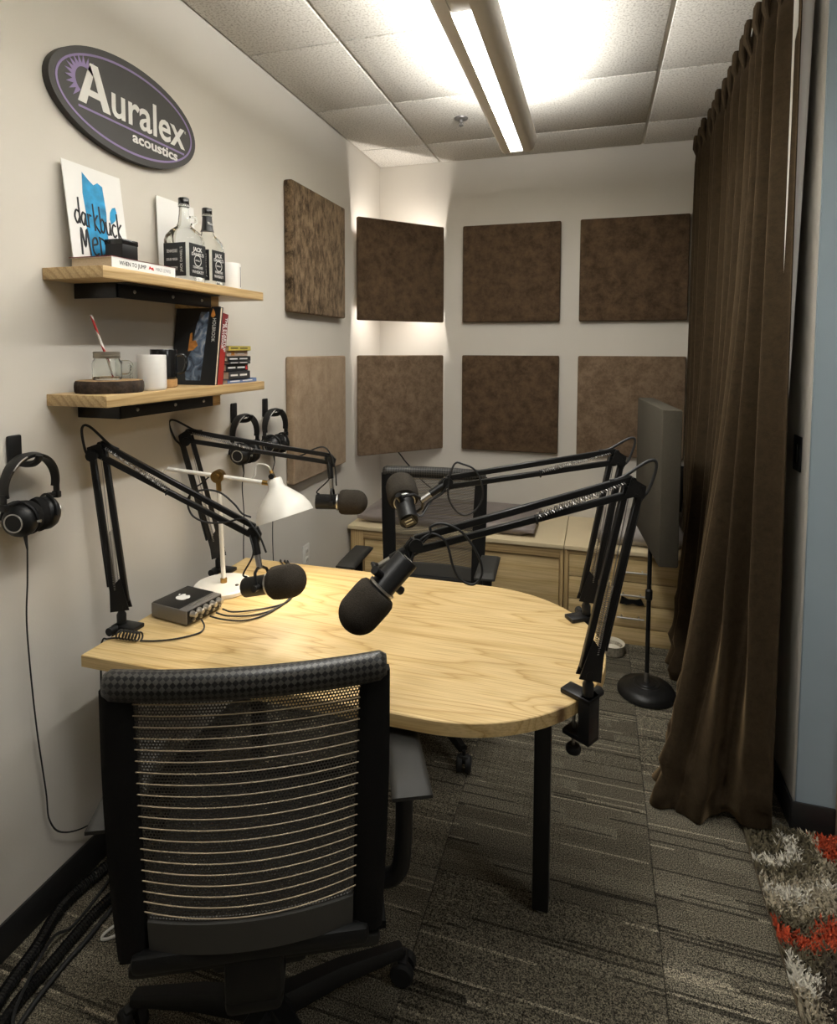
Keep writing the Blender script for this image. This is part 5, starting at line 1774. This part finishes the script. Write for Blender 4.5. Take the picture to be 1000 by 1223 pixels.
    pts = bez([a0 + d2 * 0.03, a0, E + out * 0.052 + p2 * 0.022, E + out * 0.068, b0 + out * 0.020 + d1 * 0.012, b0, b0 - d1 * 0.05, base + d1 * 0.06 - p1 * 0.028], 6)
    build('elbow_cable', MB().tube(pts, 0.0036, 7), 'black_rubber', t)
    # head joint
    hd = MB()
    hd.cyl(T - s * 0.014, T + s * 0.014, 0.015, seg=16)
    hd.tube([T + d2 * 0.002 + p2 * 0.012, T + d2 * 0.020, T + d2 * 0.012 - Vector((0, 0, 0.026))], 0.009, 8)
    build('head_joint', hd, 'black_metal', t)
    build('cable_strap', MB().ring(E + d2 * (L2 * 0.46) - p2 * q, (s, p2), 0.0095, 0.0022, 14, 5), 'black_rubber', t)
    build('microphone_cable', MB().tube(bez(loop, 6), 0.0028, 7), 'black_rubber', t)
    return t

def microphone(label, R, F, T, roll_hint=None):
    """Dynamic broadcast microphone: R rear face, F front of the foam windscreen, T arm head."""
    R, F, T = Vector(R), Vector(F), Vector(T)
    a = (F - R).normalized()
    Ln = 0.195
    ctr = (R + F) / 2
    R = ctr - a * Ln / 2
    t = thing('studio_microphone', label, 'microphone', R, MIC_GRP)
    up = (T - (R + a * 0.075))
    up = (up - a * up.dot(a)).normalized()
    s = a.cross(up)
    Mz = Matrix((s, up, a)).transposed().to_4x4()
    Mz.translation = R
    build('body', MB().lathe([(0.0, 0.002), (0.024, 0.002), (0.0265, 0.0), (0.028, 0.003), (0.028, 0.078), (0.031, 0.082), (0.031, 0.092), (0.029, 0.096), (0.024, 0.10)], 32, Mz), 'black_plastic', t)
    pl = build('rear_plate', MB().box((-0.017, -0.017, -0.0008), (0.017, 0.017, 0.0025), 0.0008, Mz), 'black_gloss', t)
    for xx in (-0.007, 0.004):
        build('switch_slot', MB().box((xx, -0.011, -0.002), (xx + 0.004, 0.011, 0.0), 0.0005, Mz), 'steel', pl)
    prof = [(0.026, 0.088), (0.040, 0.090), (0.0455, 0.098), (0.047, 0.112), (0.0465, 0.145)]
    for k in range(1, 11):
        an = math.pi / 2 * k / 10
        prof.append((0.0465 * math.cos(an), 0.150 + 0.045 * math.sin(an)))
    build('windscreen', MB().lathe(prof, 36, Mz), 'foam', t)
    build('retaining_band', MB().lathe([(0.0300, 0.079), (0.0325, 0.079), (0.0325, 0.084), (0.0300, 0.084)], 32, Mz, close=True), 'steel', t)
    # yoke
    yk = MB()
    yk.tube([Mz @ Vector(p) for p in [(0.036, 0, 0.062), (0.037, 0.020, 0.062), (0.030, 0.040, 0.060), (0.012, 0.049, 0.058), (-0.012, 0.049, 0.058), (-0.030, 0.040, 0.060), (-0.037, 0.020, 0.062), (-0.036, 0, 0.062)]], 0.0045, 8)
    build('yoke', yk, 'black_metal', t)
    for sg_ in (-1, 1):
        build('yoke_knob', MB().cyl(Mz @ Vector((sg_ * 0.027, 0, 0.062)), Mz @ Vector((sg_ * 0.052, 0, 0.062)), 0.0085, 0.0095, 14), 'black_plastic', t)
    p0 = Mz @ Vector((0, 0.049, 0.058))
    dm = (T - p0)
    b = MB()
    b.tube([p0, p0.lerp(T, 0.5)], [0.0085, 0.0085], 12)
    build('mount_collar', b, 'steel', t)
    b = MB()
    b.tube([p0.lerp(T, 0.35), p0.lerp(T, 0.92)], [0.011, 0.011], 12)
    build('mount_sleeve', b, 'black_metal', t)
    cb = MB()
    q0 = Mz @ Vector((0.0, 0.0285, 0.012))
    cb.tube(bez([q0, Mz @ Vector((0.004, 0.040, 0.004)), p0.lerp(T, 0.4) + s * 0.02, T + s * 0.016 - Vector((0, 0, 0.01))], 6), 0.0026, 7)
    build('pigtail_cable', cb, 'black_rubber', t)
    return t

def rim(ang):
    return (TCX + TR * math.cos(ang), TCY + TR * math.sin(ang)), (math.cos(ang), math.sin(ang))
TA, TB_, TC, TD = (-.373, 1.236, 1.111), (-.409, 1.674, 1.153), (-.946, 1.494, 1.013), (-.960, 2.040, 1.127)
eA, nA = rim(math.radians(-31.5))
eB, nB = rim(math.radians(34.5))
LA = [(-0.356, 1.231, 1.118), (-0.341, 1.237, 1.138), (-0.34, 1.238, 1.153), (-0.315, 1.246, 1.16), (-0.278, 1.256, 1.144), (-0.251, 1.262, 1.111), (-0.233, 1.265, 1.073), (-0.232, 1.263, 1.045), (-0.249, 1.257, 1.027), (-0.276, 1.25, 1.038), (-0.292, 1.247, 1.067), (-0.302, 1.246, 1.106), (-0.314, 1.244, 1.127), (-0.341, 1.237, 1.137), (-0.37, 1.226, 1.111), (-0.382, 1.22, 1.06)]
LB = [(-0.406, 1.662, 1.146), (-0.395, 1.668, 1.194), (-0.384, 1.673, 1.212), (-0.367, 1.677, 1.209), (-0.332, 1.687, 1.192), (-0.31, 1.69, 1.146), (-0.31, 1.688, 1.105), (-0.33, 1.68, 1.073), (-0.36, 1.67, 1.061), (-0.386, 1.664, 1.078), (-0.403, 1.661, 1.11), (-0.406, 1.662, 1.146), (-0.422, 1.656, 1.122), (-0.458, 1.643, 1.097), (-0.474, 1.637, 1.068)]
LC = [(-0.941, 1.478, 1.058), (-0.966, 1.471, 1.069), (-0.988, 1.466, 1.096), (-1.025, 1.457, 1.127), (-1.064, 1.446, 1.136), (-1.103, 1.433, 1.127), (-1.117, 1.428, 1.1), (-1.102, 1.43, 1.062), (-1.062, 1.44, 1.043), (-1.012, 1.455, 1.043), (-0.973, 1.468, 1.053), (-0.95, 1.474, 1.048), (-0.917, 1.481, 1.005), (-0.897, 1.484, 0.957)]
LD = [(-1.185, 1.965, 1.194), (-1.175, 1.965, 1.151), (-1.124, 1.979, 1.138), (-1.058, 1.999, 1.141), (-1.007, 2.016, 1.167), (-0.974, 2.026, 1.173), (-0.952, 2.031, 1.151), (-0.933, 2.034, 1.098), (-0.926, 2.031, 1.029)]
boom_arm('black boom arm on the rounded table end nearer the mesh chair back', eA, nA, (.085, 1.398, 1.238), TA, LA)
boom_arm('black boom arm on the rounded table end nearer the benches', eB, nB, (.063, 1.831, 1.228), TB_, LB)
boom_arm('black boom arm clamped at the wall edge beside the audio interface', (TX0, 1.365), (-1, 0), (-1.333, 1.330, 1.262), TC, LC)
boom_arm('black boom arm clamped at the wall edge behind the white desk lamp', (TX0, 1.83), (-1, 0), (-1.366, 1.745, 1.239), TD, LD)
microphone('black microphone tipped down over the table on the arm nearer the mesh chair back', (-0.4015, 1.2065, 1.0660), (-0.4860, 1.1500, 0.9640), TA)
microphone('black microphone aimed at the far chair, its slotted rear plate showing', (-0.502, 1.5881, 1.0595), (-0.5762, 1.7278, 1.1381), TB_)
microphone('black microphone low over the table beside the audio interface', (-0.972, 1.474, 0.8479), (-0.762, 1.478, 0.9005), TC)
microphone('black microphone hanging level to the side of the white lamp shade', (-1.0114, 2.0145, 0.966), (-0.8084, 2.0748, 0.9634), TD)

# ================================================================== DESK LAMP
LPX, LPY = -1.186, 1.692
lp = thing('desk_lamp', 'white desk lamp with brass joints, cone shade and round base', 'lamp', (LPX, LPY, TZ))
T0 = Matrix.Translation((LPX, LPY, TZ))
build('base', MB().lathe([(0.094, 0.0005), (0.097, 0.004), (0.097, 0.014), (0.092, 0.019), (0.02, 0.022), (0.0, 0.022)], 48, T0), 'lamp_white', lp)
build('base_button', MB().cyl((LPX + 0.055, LPY - 0.006, TZ + 0.018), (LPX + 0.055, LPY - 0.006, TZ + 0.023), 0.006, seg=12), 'black_plastic', lp)
build('base_ferrule', MB().lathe([(0.011, 0.02), (0.011, 0.036), (0.008, 0.038)], 16, T0), 'brass', lp)
build('stem', MB().cyl((LPX, LPY, TZ + 0.034), (LPX - 0.012, LPY, 1.070), 0.0075, seg=14), 'lamp_white', lp)
KN = Vector((LPX - 0.014, LPY, 1.117))
build('stem_ferrule', MB().tube([(LPX - 0.012, LPY, 1.066), (LPX - 0.0135, LPY, 1.092), (LPX - 0.014, LPY, 1.112)], [0.0085, 0.0085, 0.011], 14), 'brass', lp)
av = Vector((0.31, 0.085, -0.043)).normalized()
sv = Vector((av.y, -av.x, 0)).normalized()
build('pivot_disc', MB().cyl(KN - sv * 0.014, KN + sv * 0.014, 0.021, seg=24), 'brass', lp)
build('pivot_knob', MB().cyl(KN + sv * 0.012, KN + sv * 0.024, 0.012, 0.010, seg=18), 'brass', lp)
AL, AR = KN - av * 0.170, KN + av * 0.155
build('arm', MB().cyl(AL, AR, 0.0072, seg=14), 'lamp_white', lp)
build('counter_rod', MB().tube([AL + av * 0.004, AL - av * 0.012 - Vector((0, 0, 0.008)), AL - av * 0.022 - Vector((0, 0, 0.028))], 0.004, 8), 'lamp_white', lp)
build('arm_ferrule', MB().cyl(AR - av * 0.006, AR + av * 0.022, 0.0085, seg=14), 'brass', lp)
NK = Vector((-1.020, 1.742, 1.110))        # neck of the shade
axs = Vector((0.045, -0.012, -0.120)).normalized()
fk = MB()
sx2 = axs.cross(Vector((0, 1, 0))).normalized()
fk.tube([AR + av * 0.015, NK - axs * 0.010 + Vector((0, 0, 0.004))], 0.006, 8)
fk.tube([NK - axs * 0.028 + Vector((-0.004, 0, 0)), NK + axs * 0.004], [0.006, 0.009], 10)
build('shade_fork', fk, 'brass', lp)
build('switch', MB().cyl(NK - axs * 0.012 + sv * 0.012, NK - axs * 0.012 + sv * 0.026, 0.009, seg=14), 'black_plastic', lp)
Ms_ = axis_frame(NK, axs)
so = [(0.020, 0.0), (0.024, 0.004), (0.025, 0.024), (0.030, 0.034), (0.052, 0.056), (0.076, 0.082), (0.090, 0.108), (0.096, 0.132)]
si = [(0.094, 0.132), (0.088, 0.109), (0.074, 0.084), (0.050, 0.059), (0.028, 0.037), (0.0, 0.034)]
build('shade', MB().lathe([(0.0, 0.0)] + so + si, 44, Ms_), 'lamp_white', lp, angle=60)
bc = NK + axs * 0.078
build('bulb', MB().lathe([(0.010, 0.036), (0.012, 0.050), (0.024, 0.070), (0.026, 0.084), (0.018, 0.100), (0.0, 0.106)], 20, Ms_), 'bulb', lp)
pw = MB().tube(bez([NK - axs * 0.02 + Vector((-0.004, 0, 0.004)), NK + Vector((-0.02, -0.01, 0.045)), NK + Vector((-0.055, -0.015, 0.046)), AR + av * (-0.03) + Vector((0, 0, 0.022)), AR - av * 0.045 + Vector((0, 0, 0.002))], 6), 0.0028, 6)
build('cord', pw, 'lamp_white', lp)
build('stem_cord', MB().tube(bez([KN - av * 0.03 - Vector((0, 0, 0.006)), KN - av * 0.06 - Vector((0, 0, 0.035)), KN - av * 0.09 - Vector((0, 0, 0.06)), KN - av * 0.10 - Vector((0, 0, 0.10))], 5), 0.0025, 6), 'black_rubber', lp)
ld = bpy.data.lights.new('lamp_bulb', 'SPOT')
ld.energy = LAMP_W
ld.spot_size = math.radians(150)
ld.spot_blend = 0.5
ld.shadow_soft_size = 0.025
ld.color = (1.0, 0.86, 0.66)
lo = bpy.data.objects.new('lamp_bulb', ld)
COL.objects.link(lo)
lo.parent = lp
lo.location = NK + axs * 0.112 - lp.location
lo.rotation_euler = axs.to_track_quat('-Z', 'Y').to_euler()

# ================================================================== AUDIO INTERFACE
IC = Vector((-1.182, 1.500, TZ + 0.004))
Mi = frame(IC, (0.9886, -0.150, 0), (0.150, 0.9886, 0))
ai = thing('audio_interface', 'small silver audio interface with knobs and a white sticker on top', 'audio interface', IC - Vector((0, 0, 0.004)))
hw_ = 0.071
build('chassis', MB().box((-hw_, -hw_, 0), (hw_, hw_, 0.043), 0.003, Mi), 'silver', ai)
build('top_plate', MB().box((-hw_ + 0.003, -hw_ + 0.003, 0.0425), (hw_ - 0.030, hw_ - 0.003, 0.0445), 0.001, Mi), 'black_plastic', ai)
build('top_badge', MB().box((hw_ - 0.023, -0.035, 0.0428), (hw_ - 0.014, 0.050, 0.0440), 0.0005, Mi), 'steel', ai)
for k in range(4):
    cx, cy = (-1 if k < 2 else 1) * 0.055, (-1 if k % 2 else 1) * 0.055
    build('foot', MB().lathe([(0.007, -0.004), (0.008, -0.002), (0.007, 0.001)], 12, Mi @ Matrix.Translation((cx, cy, 0))), 'black_rubber', ai)
fp = build('front_panel', MB().box((hw_ - 0.001, -hw_ + 0.004, 0.003), (hw_ + 0.002, hw_ - 0.004, 0.040), 0.0008, Mi), 'black_plastic', ai)
for k in range(5):
    y = -0.052 + 0.026 * k
    build('knob', MB().lathe([(0.0095, 0.0), (0.0095, 0.004), (0.0080, 0.006), (0.0075, 0.018), (0.006, 0.0195), (0.0, 0.0195)], 18, Mi @ axis_frame((hw_ + 0.002, y, 0.029), (1, 0, 0))), 'steel', ai)
    build('jack', MB().lathe([(0.0048, 0.0), (0.0048, 0.006), (0.003, 0.0062), (0.003, 0.003)], 12, Mi @ axis_frame((hw_ + 0.002, y + 0.004, 0.010), (1, 0, 0))), 'steel', ai)
apl = [(0.0, 0.62), (0.12, 0.66), (0.28, 0.70), (0.42, 0.66), (0.52, 0.56), (0.42, 0.48), (0.36, 0.36), (0.38, 0.22), (0.46, 0.12), (0.54, 0.07), (0.48, -0.12), (0.36, -0.32), (0.24, -0.42), (0.12, -0.42), (0.0, -0.38), (-0.12, -0.42), (-0.24, -0.42), (-0.38, -0.30), (-0.50, -0.08), (-0.55, 0.16), (-0.52, 0.42), (-0.40, 0.60), (-0.26, 0.69), (-0.12, 0.67)]
lf = [(0.0, 0.74), (0.02, 0.88), (0.12, 0.99), (0.24, 1.03), (0.22, 0.90), (0.12, 0.79)]
Mt = Mi @ Matrix.Translation((-0.012, -0.004, 0.0446)) @ Matrix.Rotation(math.radians(78), 4, 'Z') @ Matrix.Scale(0.036, 4)
for pg in (apl, lf):
    build('sticker', MB().prism([(x, y - 0.15) for x, y in pg], 0.0, 0.015, Mt), 'paper', ai, smooth=False)

# ================================================================== CABLES
def cable(label, pts, r, mat='black_rubber', name='cable', n=8):
    return tag(build(name, MB().tube(bez(pts, n), r, 7), mat), label, 'cable')
zt = TZ + 0.004
co = bez([(-1.112 + 0.02, 1.448, TZ + 0.014), (-1.066, 1.425, zt + 0.004), (-1.060, 1.395, zt), (-1.095, 1.350, zt), (-1.14, 1.322, zt), (-1.185, 1.308, zt)], 8)
coil_ = []
for k in range(7 * 14 + 1):
    a = 2 * math.pi * k / 14
    f_ = k / (7 * 14)
    coil_.append(Vector((-1.185 - 0.070 * f_, 1.308 - 0.004 * f_ + 0.0115 * math.sin(a), zt + 0.0115 - 0.0115 * math.cos(a))))
tail = bez([coil_[-1], (-1.268, 1.300, zt), (-1.281, 1.290, zt), (-1.294, 1.288, zt - 0.004), (-1.302, 1.288, TZ - 0.05), (-1.31, 1.29, 0.45)], 5)
tag(build('coiled_cable', MB().tube(co + coil_[1:] + tail[1:], 0.0024, 7), 'black_rubber'), 'thin black coiled cable at the clamp of the interface-side boom arm', 'cable')
for k, (y0, off) in enumerate(((1.475, 0.0), (1.500, 0.012), (1.528, 0.03))):
    cable(('black audio cable leaving the interface, outermost of three', 'black audio cable leaving the interface, middle one of three', 'black audio cable leaving the interface, innermost of three')[k],
          [(-1.083 + 0.003 * k, y0, TZ + 0.014), (-1.040, y0 + 0.004, zt + 0.004), (-0.985 + off * 0.2, y0 + 0.022 + off, zt), (-0.945 + off * 0.4, y0 + 0.075 + off, zt), (-0.93, 1.66 + off, zt), (-0.96, 1.78 + off, zt), (-1.05 - off, 1.92, zt), (-1.10 - off, 1.968, zt), (-1.105 - off, 1.985, TZ - 0.02), (-1.11 - off, 1.992, 0.5)], 0.0026, n=6)
def loom(label, pts, r):
    P = bez(pts, 60)
    L_ = [0.0]
    for a, b in zip(P, P[1:]):
        L_.append(L_[-1] + (b - a).length)
    rr_ = [r * (1.0 if int(l / 0.0035) % 2 else 0.86) for l in L_]
    return tag(build('cable_conduit', MB().tube(P, rr_, 9), 'black_gloss', angle=25), label, 'cable', 'corrugated cable conduits on the floor')
loom('black corrugated cable conduit on the floor bending along the baseboard', [(-1.20, 0.62, 0.017), (-1.27, 0.86, 0.017), (-1.313, 0.985, 0.017), (-1.336, 1.09, 0.017), (-1.370, 1.20, 0.017), (-1.355, 1.325, 0.017), (-1.315, 1.48, 0.017), (-1.30, 1.70, 0.017)], 0.0165)
loom('black corrugated cable conduit on the floor running under the table edge', [(-1.13, 0.60, 0.015), (-1.22, 0.83, 0.015), (-1.262, 0.96, 0.015), (-1.268, 1.08, 0.015), (-1.272, 1.20, 0.015), (-1.262, 1.30, 0.015), (-1.262, 1.48, 0.015), (-1.26, 1.72, 0.015)], 0.0145)
cable('smooth black power cable on the floor beside the conduits', [(-1.07, 0.62, 0.007), (-1.18, 0.83, 0.007), (-1.226, 0.96, 0.007), (-1.240, 1.08, 0.007), (-1.238, 1.15, 0.007), (-1.243, 1.25, 0.007), (-1.235, 1.40, 0.007), (-1.225, 1.60, 0.007)], 0.0065, name='power_cable')
cable('thin black cable crossing the gap between the conduits', [(-1.20, 0.93, 0.006), (-1.24, 0.955, 0.034), (-1.300, 1.10, 0.038), (-1.306, 1.17, 0.006), (-1.312, 1.26, 0.006), (-1.318, 1.38, 0.03), (-1.325, 1.45, 0.045)], 0.004)
cable('short loop of white cord on the floor by the chair', [(-1.170, 1.245, 0.005), (-1.190, 1.225, 0.005), (-1.208, 1.185, 0.005), (-1.205, 1.168, 0.005), (-1.190, 1.172, 0.005), (-1.165, 1.196, 0.005), (-1.15, 1.205, 0.005)], 0.004, 'cord_white', 'white_cord')
